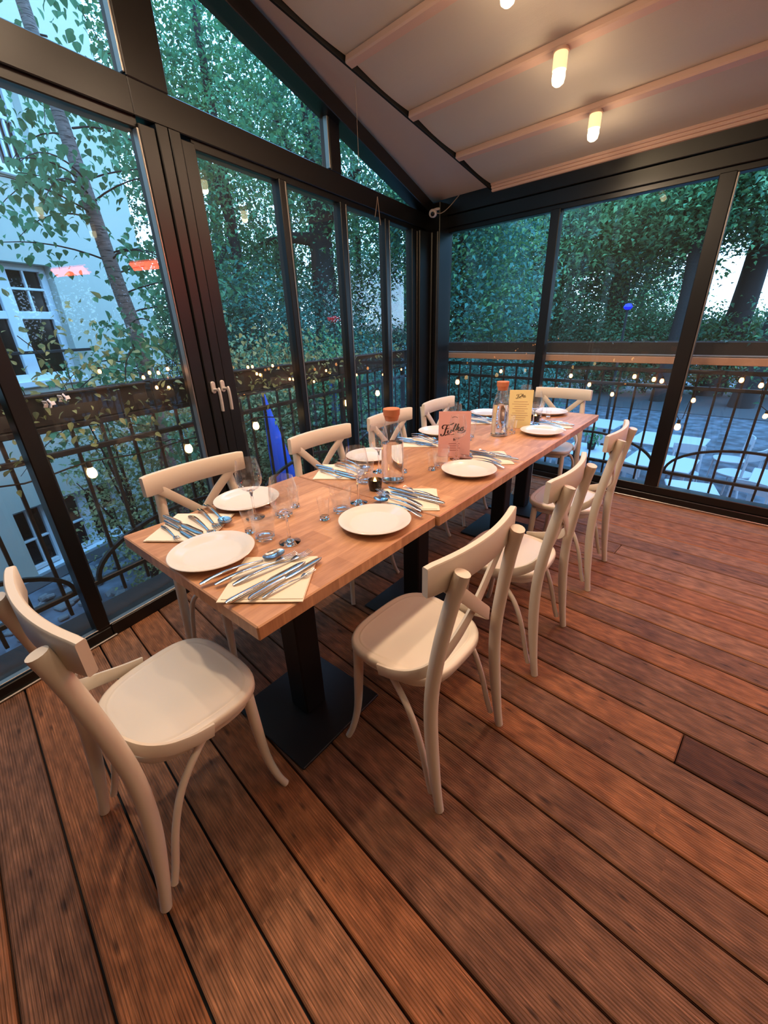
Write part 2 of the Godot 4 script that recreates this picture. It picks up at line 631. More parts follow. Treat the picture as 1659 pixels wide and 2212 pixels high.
func lamps() -> void:
	var body := Geo.new()
	body.lathe([Vector2(0.0, 0.0), Vector2(0.034, 0.0), Vector2(0.036, -0.004), Vector2(0.036, -0.07), Vector2(0.03, -0.07), Vector2(0.03, -0.05), Vector2(0.0, -0.05)], 24, Vector3.ZERO, Basis.IDENTITY, true)
	var bulb := Geo.new()
	bulb.lathe([Vector2(0.0, -0.05), Vector2(0.031, -0.051), Vector2(0.034, -0.10), Vector2(0.029, -0.122), Vector2(0.016, -0.132), Vector2(0.0, -0.134)], 24, Vector3.ZERO, Basis.IDENTITY, true)
	var rose := Geo.new()
	rose.lathe([Vector2(0.0, 0.012), Vector2(0.04, 0.012), Vector2(0.042, 0.0), Vector2(0.0, 0.0)], 24, Vector3.ZERO, Basis.IDENTITY, true)
	var bm := body.mesh()
	var gm := bulb.mesh()
	var rm := rose.mesh()
	var places := []
	for u in [-0.42, 1.6, 3.6]:
		for i in 7:
			places.append([u, i])
	for p in places:
		var at := roof_at(p[0], BARS[p[1]] + 0.035, 0.012)
		var where: String = ["above the table", "right of the table", "at the far right"][[-0.42, 1.6, 3.6].find(p[0])]
		var nth: String = ["first", "second", "third", "fourth", "fifth", "sixth", "seventh", "eighth"][p[1]]
		var t := thing("ceiling_lamp", "glowing white cylinder lamp %s, %s cross bar from the far beam" % [where, nth], "lamp", Transform3D(Basis.IDENTITY, at), "cylinder lamps under the roof bars")
		part("rose", rm, M.bar, t)
		part("body", bm, M.lamp_body, t)
		part("bulb", gm, M.lamp_glow, t)
		var l := SpotLight3D.new()
		l.name = "spot"
		l.light_color = Color(1.0, 0.865, 0.73)
		l.light_energy = [0.72, 0.3, 0.18][[-0.42, 1.6, 3.6].find(p[0])]
		l.light_size = 0.03
		l.spot_angle = 82.0
		l.spot_angle_attenuation = 0.6
		l.spot_range = 14.0
		l.spot_attenuation = 2.0
		l.shadow_enabled = true
		l.transform = Transform3D(Basis(Vector3.RIGHT, -PI / 2), Vector3(0, -0.137, 0))
		t.add_child(l)
		var soft := OmniLight3D.new()      # what the frosted sides of the bulb give off
		soft.name = "side_glow"
		soft.light_color = Color(1.0, 0.86, 0.68)
		soft.light_energy = 0.07
		soft.light_size = 0.03
		soft.omni_range = 12.0
		soft.omni_attenuation = 2.0
		soft.shadow_enabled = true
		soft.position = Vector3(0, -0.1, 0)
		t.add_child(soft)
	# a wall spotlight high on the left wall, above the picture
	var wl := thing("wall_spotlight", "white spotlight high on the left glass wall, above the upper panes", "lamp", Transform3D(Basis(Vector3.BACK, deg_to_rad(32)), Vector3(-2.02, 3.0, -0.5)))
	part("body", bm, M.lamp_body, wl)
	part("bulb", gm, M.lamp_glow, wl)
	var wg := Geo.new()
	wg.tube([Vector3(0, 0, 0), Vector3(-0.05, 0.08, 0)], [0.01, 0.01], 8)
	part("arm", wg.mesh(), M.black_metal, wl)
	var ws := SpotLight3D.new()
	ws.name = "spot"
	ws.light_color = Color(1.0, 0.88, 0.76)
	ws.light_energy = 1.9
	ws.light_size = 0.03
	ws.spot_angle = 70.0
	ws.spot_angle_attenuation = 0.6
	ws.spot_range = 14.0
	ws.spot_attenuation = 2.0
	ws.shadow_enabled = true
	ws.transform = Transform3D(Basis(Vector3.RIGHT, -PI / 2), Vector3(0, -0.137, 0))
	wl.add_child(ws)
	# infrared heaters on brackets, outside the picture but glowing in the glass
	var spots := [
		[far_frame * Vector3(1.07, 2.2, 0.36), 4.9, "red-glowing infrared heater on the far beam, nearer the corner"],
		[far_frame * Vector3(2.25, 2.2, 0.44), 4.9, "red-glowing infrared heater on the far beam, farther from the corner"]]
	for s in spots:
		var at := Transform3D(Basis(Vector3.UP, deg_to_rad(180.0 - s[1])) * Basis(Vector3.RIGHT, deg_to_rad(35)), s[0])
		at.basis = far_frame.basis * Basis(Vector3.RIGHT, deg_to_rad(40))
		var t := thing("infrared_heater", s[2], "heater", at, "infrared heaters")
		var g := Geo.new()
		g.box(Vector3(0.62, 0.02, 0.05), Vector3(0, 0.075, 0.0), 0.004)
		g.box(Vector3(0.62, 0.02, 0.05), Vector3(0, -0.075, 0.0), 0.004)
		g.box(Vector3(0.62, 0.17, 0.02), Vector3(0, 0, -0.03), 0.004)
		part("housing", g.mesh(), M.black_metal, t)
		for i in 3:
			var q := Geo.new()
			q.tube([Vector3(-0.28, 0.045 - 0.045 * i, 0), Vector3(0.28, 0.045 - 0.045 * i, 0)], [0.009, 0.009], 8)
			part("heating_tube", q.mesh(), M.heater_glow, t)
		var l := AreaLight3D.new()
		l.name = "heat_light"
		l.light_color = Color(1.0, 0.24, 0.15)
		l.light_energy = 1.2
		l.area_size = Vector2(0.56, 0.1)
		l.area_range = 12.0
		l.area_attenuation = 2.0
		l.shadow_enabled = true
		l.transform = Transform3D(Basis(Vector3.UP, PI), Vector3(0, 0, 0.03))
		t.add_child(l)


# ------------------------------------------------------------------ floor and opaque walls
func floor_and_walls() -> void:
	var f := setting_node("floor", far_frame, "worn reddish-brown grooved timber decking")
	var pitch := 0.155
	var first := 0.073 - pitch * 3.0
	part("joists", prism([Vector2(wall_u(0) - 0.02, 0.0), Vector2(5.2, 0.0), Vector2(5.2, 7.6), Vector2(wall_u(7.6) - 0.02, 7.6)], -0.135, -0.035), M.seal, f)
	var deck := [M.deck, M.deck0, M.deck1]
	for k in 52:
		var z0 := first + pitch * k
		# a few rows have butt joints
		var begin := wall_u(maxf(z0, 0.0)) - 0.02
		var cuts := [begin, 5.15]
		if k in [9, 14, 18, 31, 40]:
			cuts = [begin, {9: 0.35, 14: 2.3, 18: 0.98, 31: 1.9, 40: 2.2}[k], 5.15]
			if k == 18:
				cuts = [begin, 0.98, 1.75, 5.15]
		for i in cuts.size() - 1:
			var a: float = cuts[i]
			var b: float = cuts[i + 1]
			var g := Geo.new()
			var w := b - a - 0.003
			var h := pitch - 0.007
			# uv: u along the board, v across it within one quarter of the picture
			g.box(Vector3(w, 0.03, h), Vector3.ZERO, 0.004)
			var row: int = rng.randi() % 4
			var off := rng.randf()
			var flipped := 1.0 if rng.randf() < 0.5 else -1.0
			for q in g.t.size():
				var p: Vector2 = g.t[q]
				g.t[q] = Vector2(flipped * p.x / 2.4 + off, (p.y / pitch * 0.98 + 0.5 + row) / 4.0)
			var m: Material = deck[rng.randi() % 3]
			if k == 18 and i == 1:
				m = M.deck2
			part("plank", g.mesh(), m, f, shift((a + b) * 0.5, -0.015, z0 + pitch * 0.5))
	# solid walls behind and to the right of the camera
	var w := part("wall_right", boxed(Vector3(0.2, 5.2, 8.6), 0.0), M.room_wall, self, far_frame * shift(5.2, 2.4, 3.7))
	w.set_meta("kind", "structure")
	w = part("wall_back", boxed(Vector3(8.6, 5.2, 0.2), 0.0), M.room_wall, self, far_frame * shift(1.5, 2.4, 7.5))
	w.set_meta("kind", "structure")


# ------------------------------------------------------------------ glass walls
func frame_bar(parent: Node, called: String, x0: float, x1: float, y0: float, y1: float, z0 := -0.07, z1 := 0.0, m: Material = null) -> void:
	part(called, boxed(Vector3(x1 - x0, y1 - y0, z1 - z0), 0.004), m if m else M.frame, parent, shift((x0 + x1) * 0.5, (y0 + y1) * 0.5, (z0 + z1) * 0.5))


func pane(parent: Node, x0: float, x1: float, y0: float, y1: float, z := -0.035) -> void:
	var g := Geo.new()
	g.quad(Vector3(x0, y0, z), Vector3(x1, y0, z), Vector3(x1, y1, z), Vector3(x0, y1, z), Vector3.BACK)
	part("pane", g.mesh(), M.window_glass, parent)


func roof_on_left(s: float) -> float:      # underside of the roof where the left wall meets it
	var p := left_frame * Vector3(s, 0, 0)
	var q := far_frame.affine_inverse() * p
	return ROOF_Y + ROOF * q.z


func glass_walls() -> void:
	var w := setting_node("wall_left", left_frame, "left wall of dark metal frames and tall glass panes")
	# sill, beam, posts
	frame_bar(w, "sill", -4.2, -0.012, 0.0, 0.062, -0.09, 0.0)
	frame_bar(w, "sill", -0.012, 3.84, 0.0, 0.072, -0.09, 0.004)
	frame_bar(w, "sill_strip", -4.2, 0.0, 0.001, 0.012, 0.0, 0.012, M.silver)
	frame_bar(w, "glazing_strip", -4.2, 0.75, 0.072, 0.078, -0.03, 0.0, M.silver)
	frame_bar(w, "glazing_strip", 1.04, 3.4, 0.072, 0.078, -0.03, 0.0, M.silver)
	frame_bar(w, "beam", -4.2, 0.745, 2.30, 2.43, -0.1, 0.0)
	frame_bar(w, "beam", 0.745, 3.84, 2.30, 2.43, -0.1, 0.0)
	frame_bar(w, "beam_lip", -4.2, 0.76, 2.262, 2.305, -0.1, -0.018)
	frame_bar(w, "beam_lip", 1.03, 3.84, 2.262, 2.305, -0.1, -0.018)
	frame_bar(w, "door_stile", 0.752, 0.83, 0.0, 2.28, -0.08, 0.0)
	frame_bar(w, "door_stile", 0.834, 0.893, 0.0, 2.30, -0.08, 0.008)
	frame_bar(w, "door_stile", 0.899, 0.958, 0.0, 2.30, -0.08, 0.008)
	frame_bar(w, "door_stile", 0.962, 1.04, 0.0, 2.28, -0.08, 0.0)
	frame_bar(w, "glazing_strip", 0.742, 0.752, 0.072, 2.262, -0.04, -0.004, M.silver)
	for a in [[-0.075, -0.012], [-1.2, -1.14], [-2.3, -2.24], [-3.4, -3.34], [1.62, 1.688], [2.245, 2.328], [2.882, 2.965], [3.38, 3.5]]:
		frame_bar(w, "mullion", a[0], a[1], 0.06, 2.27, -0.07, 0.0)
	for a in [1.688, 2.328, 2.965, 3.5]:
		frame_bar(w, "glazing_strip", a - 0.022, a - 0.012, 0.075, 2.262, 0.0, 0.003, M.silver)
	frame_bar(w, "upper_mullion", 0.745, 0.94, 2.43, 3.12, -0.08, 0.0)
	frame_bar(w, "upper_mullion", 2.165, 2.285, 2.43, 2.83, -0.08, 0.0)
	frame_bar(w, "upper_mullion", -1.2, -1.02, 2.43, 3.5, -0.08, 0.0)
	frame_bar(w, "glazing_strip", 0.735, 0.745, 2.44, 3.1, -0.04, -0.004, M.silver)
	frame_bar(w, "glazing_strip", 2.155, 2.165, 2.44, 2.8, -0.04, -0.004, M.silver)
	# the raking bar under the roof
	var a := Vector3(-4.3, roof_on_left(-4.3) - 0.05, -0.01)
	var b := Vector3(3.9, roof_on_left(3.9) - 0.05, -0.01)
	var g := Geo.new()
	var slope := (b - a).normalized()
	g.box(Vector3(a.distance_to(b), 0.105, 0.13), (a + b) * 0.5, 0.004, Basis(slope, Vector3.BACK.cross(slope), Vector3.BACK))
	part("rake_bar", g.mesh(), M.frame, w)
	# panes
	for p in [[-3.34, -2.3], [-2.24, -1.2], [-1.14, -0.075], [-0.012, 0.752], [1.04, 1.62], [1.688, 2.245], [2.328, 2.882], [2.965, 3.38]]:
		pane(w, p[0], p[1], 0.07, 2.27)
	for p in [[-1.02, 0.745], [0.94, 2.165], [2.285, 3.7]]:
		var q := Geo.new()
		q.quad(Vector3(p[0], 2.43, -0.04), Vector3(p[1], 2.43, -0.04), Vector3(p[1], roof_on_left(p[1]) - 0.06, -0.04), Vector3(p[0], roof_on_left(p[0]) - 0.06, -0.04), Vector3.BACK)
		part("pane", q.mesh(), M.window_glass, w)
	part("blank_panel", boxed(Vector3(3.2, 1.7, 0.06), 0.0), M.frame, w, shift(-2.75, 3.2, -0.04))

	w = setting_node("wall_far", far_frame, "far wall of dark metal frames and sliding glass panes")
	frame_bar(w, "sill", -1.95, 5.15, 0.0, 0.06, -0.1, 0.02)
	frame_bar(w, "sill", -1.95, 5.15, 0.06, 0.125, -0.1, 0.0)
	frame_bar(w, "sill_strip", -1.95, 5.15, 0.001, 0.012, 0.02, 0.035, M.silver)
	frame_bar(w, "beam", -2.15, 5.15, 2.30, 2.40, -0.1, 0.0)
	frame_bar(w, "beam_lip", -2.0, 5.15, 2.262, 2.305, -0.1, -0.02)
	frame_bar(w, "beam", -2.15, 5.15, 2.404, 2.545, -0.1, 0.015)
	for a2 in [[-0.912, -0.832], [0.206, 0.30], [1.33, 1.42], [2.45, 2.54], [3.57, 3.66], [4.69, 4.78]]:
		frame_bar(w, "mullion", a2[0], a2[1], 0.12, 2.27, -0.075, 0.0)
	frame_bar(w, "glazing_strip", 0.30, 0.312, 0.125, 2.262, -0.03, -0.005, M.silver)
	for p in [[-1.95, -0.912], [-0.832, 0.206], [0.30, 1.33], [1.42, 2.45], [2.54, 3.57], [3.66, 4.69]]:
		pane(w, p[0], p[1], 0.12, 2.27, -0.04)
	# corner post: fluted black metal
	var c := setting_node("trim_1", far_frame, "black fluted corner post between the two glass walls")
	part("post", boxed(Vector3(0.3, 2.5, 0.22), 0.006), M.frame, c, shift(-2.105, 1.25, 0.02))
	for i in 3:
		part("flute", boxed(Vector3(0.05, 2.27, 0.03), 0.012), M.frame, c, shift(-1.985 - 0.07 * i, 1.135, 0.135))
	part("return", boxed(Vector3(0.09, 2.27, 0.24), 0.008), M.frame, c, shift(-2.09, 1.135, 0.2))


# ------------------------------------------------------------------ outside ground and building
func outside_ground() -> void:
	var g := part("ground_outside", boxed(Vector3(90, 0.3, 90), 0.0), M.paving, self, shift(-10, FLOOR_OUT - 0.15, -18))
	g.set_meta("kind", "structure")
	g.set_meta("label", "grey-blue paved courtyard below the deck")
	var r := part("road_outside", boxed(Vector3(60, 0.02, 7.0), 0.0), M.road, self, far_frame * shift(4, FLOOR_OUT + 0.012, -14.5))
	r.set_meta("kind", "structure")
	r.set_meta("label", "grey asphalt lane beyond the terrace tables")
	var l := setting_node("trim_2", left_frame, "dark ledge of the deck outside the left glass")
	part("ledge", boxed(Vector3(8.6, 0.06, 0.3), 0.004), M.trough, l, shift(-0.2, -0.04, -0.23))
	part("skirt", boxed(Vector3(8.6, 1.1, 0.04), 0.0), M.trough, l, shift(-0.2, -0.6, -0.3))
	l = setting_node("trim_3", far_frame, "dark ledge of the deck outside the far glass")
	part("ledge", boxed(Vector3(8.0, 0.06, 0.3), 0.004), M.trough, l, shift(1.4, -0.04, -0.25))
	part("skirt", boxed(Vector3(8.0, 1.1, 0.04), 0.0), M.trough, l, shift(1.4, -0.6, -0.3))


func window_unit(parent: Node, x0: float, x1: float, y0: float, y1: float, posts: Array, rails: Array, bars: Array, sill: bool) -> void:
	# posts: wide white verticals [x0, x1]; rails: horizontals [y, h, x0, x1]; bars: thin verticals [x, y0, y1]
	var z := -0.13
	var w := Node3D.new()
	w.name = "window"
	parent.add_child(w, true)
	part("dark_glass", boxed(Vector3(x1 - x0, y1 - y0, 0.01), 0.0), M.pane_dark, w, shift((x0 + x1) * 0.5, (y0 + y1) * 0.5, z - 0.02))
	for p in posts:
		part("post", boxed(Vector3(p[1] - p[0], y1 - y0, 0.05), 0.005), M.white_frame, w, shift((p[0] + p[1]) * 0.5, (y0 + y1) * 0.5, z))
	for r in rails:
		part("rail", boxed(Vector3(r[3] - r[2], r[1], 0.045), 0.004), M.white_frame, w, shift((r[2] + r[3]) * 0.5, r[0], z))
	for b in bars:
		part("glazing_bar", boxed(Vector3(0.022, b[2] - b[1], 0.03), 0.003), M.white_frame, w, shift(b[0], (b[1] + b[2]) * 0.5, z))
	if sill:
		part("sill", boxed(Vector3(x1 - x0 + 0.04, 0.07, 0.2), 0.01), M.white_frame, w, shift((x0 + x1) * 0.5, y0 - 0.03, -0.06))


func building() -> void:
	var a := deg_to_rad(-19.0)
	var s := Vector3(sin(a), 0, -cos(a))
	var fr := Transform3D(Basis(s, Vector3.UP, s.cross(Vector3.UP)), Vector3(-5.75, 0, -1.0))
	var b := thing("building", "pale rendered house with white windows beyond the left glass", "building", fr)
	# front wall in pieces that leave the window openings free
	var g := Geo.new()
	var holes := [[-0.5, 0.71, -1.02, -0.26], [-0.33, 0.72, 1.02, 2.14], [0.1, 0.93, 2.95, 3.85]]
	var xs := [-7.0, 1.93]
	for r in [[FLOOR_OUT, -1.02, []], [-1.02, -0.26, holes[0]], [-0.26, 1.02, []], [1.02, 2.14, holes[1]], [2.14, 2.95, []], [2.95, 3.85, holes[2]], [3.85, 9.0, []]]:
		var y0: float = r[0]
		var y1: float = r[1]
		var spans := [[xs[0], xs[1]]] if r[2].is_empty() else [[xs[0], r[2][0]], [r[2][1], xs[1]]]
		for p in spans:
			g.box(Vector3(p[1] - p[0], y1 - y0, 0.3), Vector3((p[0] + p[1]) * 0.5, (y0 + y1) * 0.5, -0.15), 0.0)
	g.box(Vector3(8.9, 10.2, 5.0), Vector3(-2.53, 3.9, -2.81), 0.0)
	part("wall", g.mesh(), M.facade, b)
	part("plinth", boxed(Vector3(8.95, 0.14, 0.06), 0.01), M.plinth, b, shift(-2.53, FLOOR_OUT + 0.07, 0.02))
	# cellar window: three casements of four panes
	window_unit(b, -0.5, 0.71, -1.02, -0.26, [[-0.5, -0.46], [-0.19, -0.08], [0.22, 0.33], [0.66, 0.71]], [[-0.98, 0.05, -0.5, 0.71], [-0.29, 0.04, -0.5, 0.71], [-0.65, 0.022, -0.46, -0.19], [-0.65, 0.022, -0.08, 0.22], [-0.65, 0.022, 0.33, 0.66]], [[-0.325, -1.0, -0.28], [0.07, -1.0, -0.28], [0.495, -1.0, -0.28]], true)
	window_unit(b, -0.33, 0.72, 1.02, 2.14, [[-0.33, -0.27], [0.20, 0.33], [0.65, 0.72]], [[1.66, 0.075, -0.33, 0.72], [2.11, 0.06, -0.33, 0.72], [1.05, 0.06, -0.33, 0.72], [1.91, 0.024, 0.33, 0.65], [1.91, 0.024, -0.27, 0.2]], [[0.49, 1.68, 2.1], [-0.04, 1.68, 2.1]], true)
	window_unit(b, 0.1, 0.93, 2.95, 3.85, [[0.1, 0.18], [0.86, 0.93], [0.5, 0.56]], [[2.98, 0.06, 0.1, 0.93], [3.4, 0.03, 0.1, 0.93], [3.82, 0.06, 0.1, 0.93]], [[0.64, 2.98, 3.82], [0.72, 2.98, 3.82], [0.79, 2.98, 3.82]], true)
	part("guard_bar", boxed(Vector3(1.3, 0.03, 0.03), 0.004), M.black_metal, b, shift(0.22, 1.3, 0.06))
	var bed := thing("rock_bed", "rough grey planting strip along the foot of the pale house", "garden bed", fr * shift(0, 0, 0))
	var gm := Geo.new()
	for i in 240:
		gm.box(Vector3(rng.randf_range(0.06, 0.2), rng.randf_range(0.03, 0.09), rng.randf_range(0.05, 0.15)), Vector3(rng.randf_range(-2.5, 3.5), FLOOR_OUT + 0.02, rng.randf_range(0.12, 1.5)), 0.02, Basis(Vector3(rng.randf() - 0.5, 1, rng.randf() - 0.5).normalized(), rng.randf() * TAU))
	var st := part("stones", gm.mesh(), M.plinth, bed)
	st.set_meta("kind", "stuff")


# ------------------------------------------------------------------ tables and chairs
func tables() -> void:
	# [x0, x1, z0, z1, top, bases]
	var t := [
		[-1.600, -0.768, -1.221, -0.412, 0.755, [[-1.055, -0.73]], "oak table nearest the camera, its corner jutting forward"],
		[-1.582, -0.754, -2.061, -1.2245, 0.757, [[-1.1, -1.56]], "oak table in the middle of the row, under the corked carafe"],
		[-1.572, -0.758, -3.535, -2.0645, 0.756, [[-1.12, -2.66], [-1.17, -3.2]], "long oak table at the far end, under the cream menu card"]]
	for d in t:
		var w: float = d[1] - d[0]
		var l: float = d[3] - d[2]
		var o := thing("dining_table", d[6], "table", shift((d[0] + d[1]) * 0.5, 0, (d[2] + d[3]) * 0.5), "oak tables pushed together")
		var g := Geo.new()
		g.box(Vector3(w, 0.045, l), Vector3.ZERO, 0.004)
		var off := rng.randf()
		for i in g.t.size():
			var p: Vector2 = g.t[i]
			g.t[i] = Vector2(p.y / 1.3 + off, p.x / 0.82 + off)
		# grain runs along the table on every face
		part("tabletop", g.mesh(), M.table_wood, o, shift(0, d[4] - 0.0225, 0))
		for b in d[5]:
			var at := Vector3(b[0], 0, b[1]) - o.position
			part("column", boxed(Vector3(0.1, 0.69, 0.1), 0.006), M.base, o, shift(at.x, 0.362, at.z))
			part("base_plate", boxed(Vector3(0.41, 0.012, 0.41), 0.003), M.base, o, shift(at.x, 0.009, at.z))
			part("mounting_plate", boxed(Vector3(0.3, 0.008, 0.3), 0.002), M.base, o, shift(at.x, 0.705, at.z))


func arc_points(a: Vector3, c: Vector3, b: Vector3, k: int) -> Array:     # quadratic curve through control c
	var out := []
	for i in k + 1:
		var f := float(i) / k
		out.append(a * (1 - f) * (1 - f) + c * 2.0 * f * (1 - f) + b * f * f)
	return out


func spline(p: Array, k: int) -> Array:
	var out := []
	for i in p.size() - 1:
		var p0: Vector3 = p[maxi(i - 1, 0)]
		var p1: Vector3 = p[i]
		var p2: Vector3 = p[i + 1]
		var p3: Vector3 = p[mini(i + 2, p.size() - 1)]
		for j in k:
			out.append(p1.cubic_interpolate(p2, p0, p3, float(j) / k))
	out.append(p[p.size() - 1])
	return out


func make_chair() -> Node3D:
	var t := thing("dining_chair", "", "chair")
	# seat: rounded trapezoid, front towards -z
	var outline := []
	for i in 56:
		var a := TAU * i / 56
		var c := cos(a)
		var s := sin(a)
		var e := 2.0 / 3.1
		var x := signf(c) * pow(absf(c), e)
		var z := signf(s) * pow(absf(s), e)
		outline.append(Vector2(x * (0.2 - 0.018 * z), -0.04 + z * 0.19))
	var g := Geo.new()
	g.slab(outline, 0.432, 0.462, 0.011, 0.0025)
	part("seat", g.mesh(), M.paint, t)
	var inner := []
	for p in outline:
		inner.append((p - Vector2(0, -0.04)) * 0.91 + Vector2(0, -0.04))
	g = Geo.new()
	g.slab(inner, 0.402, 0.4325, 0.006)
	part("apron", g.mesh(), M.paint, t)
	for s in [-1.0, 1.0]:
		# rear leg and back post in one bent piece
		var p := spline([Vector3(s * 0.204, 0.0, 0.205), Vector3(s * 0.202, 0.12, 0.185), Vector3(s * 0.198, 0.3, 0.163), Vector3(s * 0.193, 0.46, 0.157), Vector3(s * 0.183, 0.62, 0.17), Vector3(s * 0.165, 0.78, 0.193), Vector3(s * 0.153, 0.872, 0.212)], 4)
		var r := []
		for q in p:
			r.append(0.0150 + 0.006 * smoothstep(0.0, 0.3, q.y))
		g = Geo.new()
		g.tube(p, r, 14)
		part("rear_leg", g.mesh(), M.paint, t)
		p = spline([Vector3(s * 0.165, 0.42, -0.168), Vector3(s * 0.168, 0.3, -0.172), Vector3(s * 0.175, 0.15, -0.18), Vector3(s * 0.192, 0.05, -0.195), Vector3(s * 0.207, 0.0, -0.21)], 4)
		r = []
		for q in p:
			r.append(0.0118 + 0.0055 * smoothstep(0.0, 0.35, q.y))
		g = Geo.new()
		g.tube(p, r, 12)
		part("front_leg", g.mesh(), M.paint, t)
		# bent brace from under the seat to the rear foot
		p = spline([Vector3(s * 0.15, 0.418, -0.075), Vector3(s * 0.172, 0.392, 0.0), Vector3(s * 0.187, 0.325, 0.072), Vector3(s * 0.191, 0.22, 0.118), Vector3(s * 0.195, 0.1, 0.15), Vector3(s * 0.198, 0.045, 0.168)], 5)
		g = Geo.new()
		g.tube(p, [0.0105], 10)
		part("brace", g.mesh(), M.paint, t)
	# top rail: a curved board before the posts
	var pts := []
	for i in 21:
		var x := lerpf(-0.232, 0.232, i / 20.0)
		pts.append(Vector3(x, 0.862, 0.19 - 0.62 * x * x))
	var sec := [Vector2(-0.008, -0.044), Vector2(0.008, -0.044), Vector2(0.0115, -0.040), Vector2(0.0115, 0.040), Vector2(0.008, 0.044), Vector2(-0.008, 0.044), Vector2(-0.0115, 0.040), Vector2(-0.0115, -0.040)]
	var sc := []
	for i in 21:
		sc.append(0.93 if i == 0 or i == 20 else 1.0)
	g = Geo.new()
	g.sweep(pts, sec, sc, Vector3.UP, false)
	part("top_rail", g.mesh(), M.paint, t)
	# crossed slats
	var slat := [Vector2(-0.0035, -0.0195), Vector2(0.0035, -0.0195), Vector2(0.005, -0.017), Vector2(0.005, 0.017), Vector2(0.0035, 0.0195), Vector2(-0.0035, 0.0195), Vector2(-0.005, 0.017), Vector2(-0.005, -0.017)]
	for s in [-1.0, 1.0]:
		# from one post top across to the other post, then bent forward to the side of the seat
		var o: float = 0.0055 * s
		var curve := spline([Vector3(-0.168 * s, 0.832, 0.168), Vector3(-0.085 * s, 0.752, 0.176 + o), Vector3(0.0, 0.668, 0.176 + o), Vector3(0.09 * s, 0.585, 0.164 + o), Vector3(0.158 * s, 0.524, 0.132), Vector3(0.192 * s, 0.489, 0.085), Vector3(0.2045 * s, 0.464, 0.025), Vector3(0.2075 * s, 0.449, -0.035)], 5)
		g = Geo.new()
		g.sweep(curve, slat, [1.0], Vector3.UP, false)
		part("cross_slat", g.mesh(), M.paint, t)
	return t


func chairs() -> void:
	var c := make_chair()
	var list := [
		[-1.068, -0.242, 2.0, "white cross-back chair at the near end of the table, its whole seat in view"],
		[-0.607, -0.925, 88.0, "white cross-back chair nearest the camera on the open right side"],
		[-0.588, -1.648, 91.0, "white cross-back chair in the middle of the right side, tinted red"],
		[-0.583, -2.452, 91.0, "white cross-back chair farthest along the right side, beyond the red-lit one"],
		[-1.585, -0.80, -90.0, "white cross-back chair on the window side nearest the camera, behind the first wine glass"],
		[-1.580, -1.54, -90.0, "second white cross-back chair on the window side, past the door handles"],
		[-1.575, -2.165, -90.0, "third white cross-back chair on the window side, behind the near carafe"],
		[-1.575, -2.77, -88.0, "fourth white cross-back chair on the window side, beside the corner post"],
		[-1.12, -3.60, 180.0, "white cross-back chair at the far end of the table, before the far glass"]]
	for i in list.size():
		var d: Array = list[i]
		var at := place(d[0], 0.001, d[1], d[2])
		if i == 0:
			c.transform = at
			tag(c, d[3], "chair", "white cross-back chairs round the table")
		else:
			dup(c, at, d[3])


# ------------------------------------------------------------------ place settings
func make_plate() -> ArrayMesh:
	var g := Geo.new()
	g.lathe([Vector2(0, 0.004), Vector2(0.075, 0.004), Vector2(0.078, 0.0), Vector2(0.085, 0.0), Vector2(0.088, 0.005), Vector2(0.115, 0.013), Vector2(0.131, 0.0215), Vector2(0.134, 0.0225), Vector2(0.135, 0.0245), Vector2(0.133, 0.026), Vector2(0.129, 0.0255), Vector2(0.108, 0.0195), Vector2(0.094, 0.0115), Vector2(0.085, 0.010), Vector2(0, 0.0095)], 64, Vector3.ZERO, Basis.IDENTITY, false)
	return g.mesh()


func napkin_mesh() -> ArrayMesh:      # a square folded to a half pocket: two layers with a lifted edge
	var g := Geo.new()
	g.box(Vector3(0.236, 0.0035, 0.238), Vector3(0, 0.002, 0), 0.0012)
	g.box(Vector3(0.225, 0.002, 0.225), Vector3(0.004, 0.0047, -0.004), 0.0008)
	return g.mesh()


# cutlery lies along -z (head at -z), origin at its middle on the table
func handle_points(l0: float, l1: float, lift: float) -> Array:
	var out := []
	for i in 13:
		var f := i / 12.0
		out.append(Vector3(0, 0.003 + lift * sin(PI * f) * (1.0 - 0.3 * f), lerpf(l0, l1, f)))
	return out


func strip(g: Geo, pts: Array, widths: Array, thick: float) -> void:
	var k := pts.size()
	for i in k - 1:
		var a: Vector3 = pts[i]
		var b: Vector3 = pts[i + 1]
		var wa: float = widths[i]
		var wb: float = widths[i + 1]
		var d := (b - a).normalized()
		var up := Vector3(0, 1, 0)
		up = (up - d * up.dot(d)).normalized()
		var x := up.cross(d).normalized()
		var h := thick * 0.5
		for s in [-1.0, 1.0]:
			# crowned section: three facets above, one below
			g.tri(a + up * h, b + up * h, b + x * s * wb + up * h * 0.1, up, up, (up + x * s).normalized())
			g.tri(a + up * h, b + x * s * wb + up * h * 0.1, a + x * s * wa + up * h * 0.1, up, (up + x * s).normalized(), (up + x * s).normalized())
			g.quad(a - up * h, b - up * h, b + x * s * wb + up * h * 0.1, a + x * s * wa + up * h * 0.1, (x * s * 0.5 - up).normalized())
	for e in [0, k - 1]:
		var c: Vector3 = pts[e]
		var d: Vector3 = (pts[1] - pts[0]).normalized() * -1.0 if e == 0 else (pts[k - 1] - pts[k - 2]).normalized()
		var w: float = widths[e]
		g.quad(c + Vector3(-w, 0, 0), c + Vector3(0, thick * 0.5, 0), c + Vector3(w, 0, 0), c + Vector3(0, -thick * 0.5, 0), d)


func handle_widths(w0: float, w1: float) -> Array:
	var out := []
	for i in 13:
		var f := i / 12.0
		out.append(lerpf(w0, w1, pow(f, 0.8)) * (0.55 if i == 0 else 0.9 if i == 1 else 1.0))
	return out


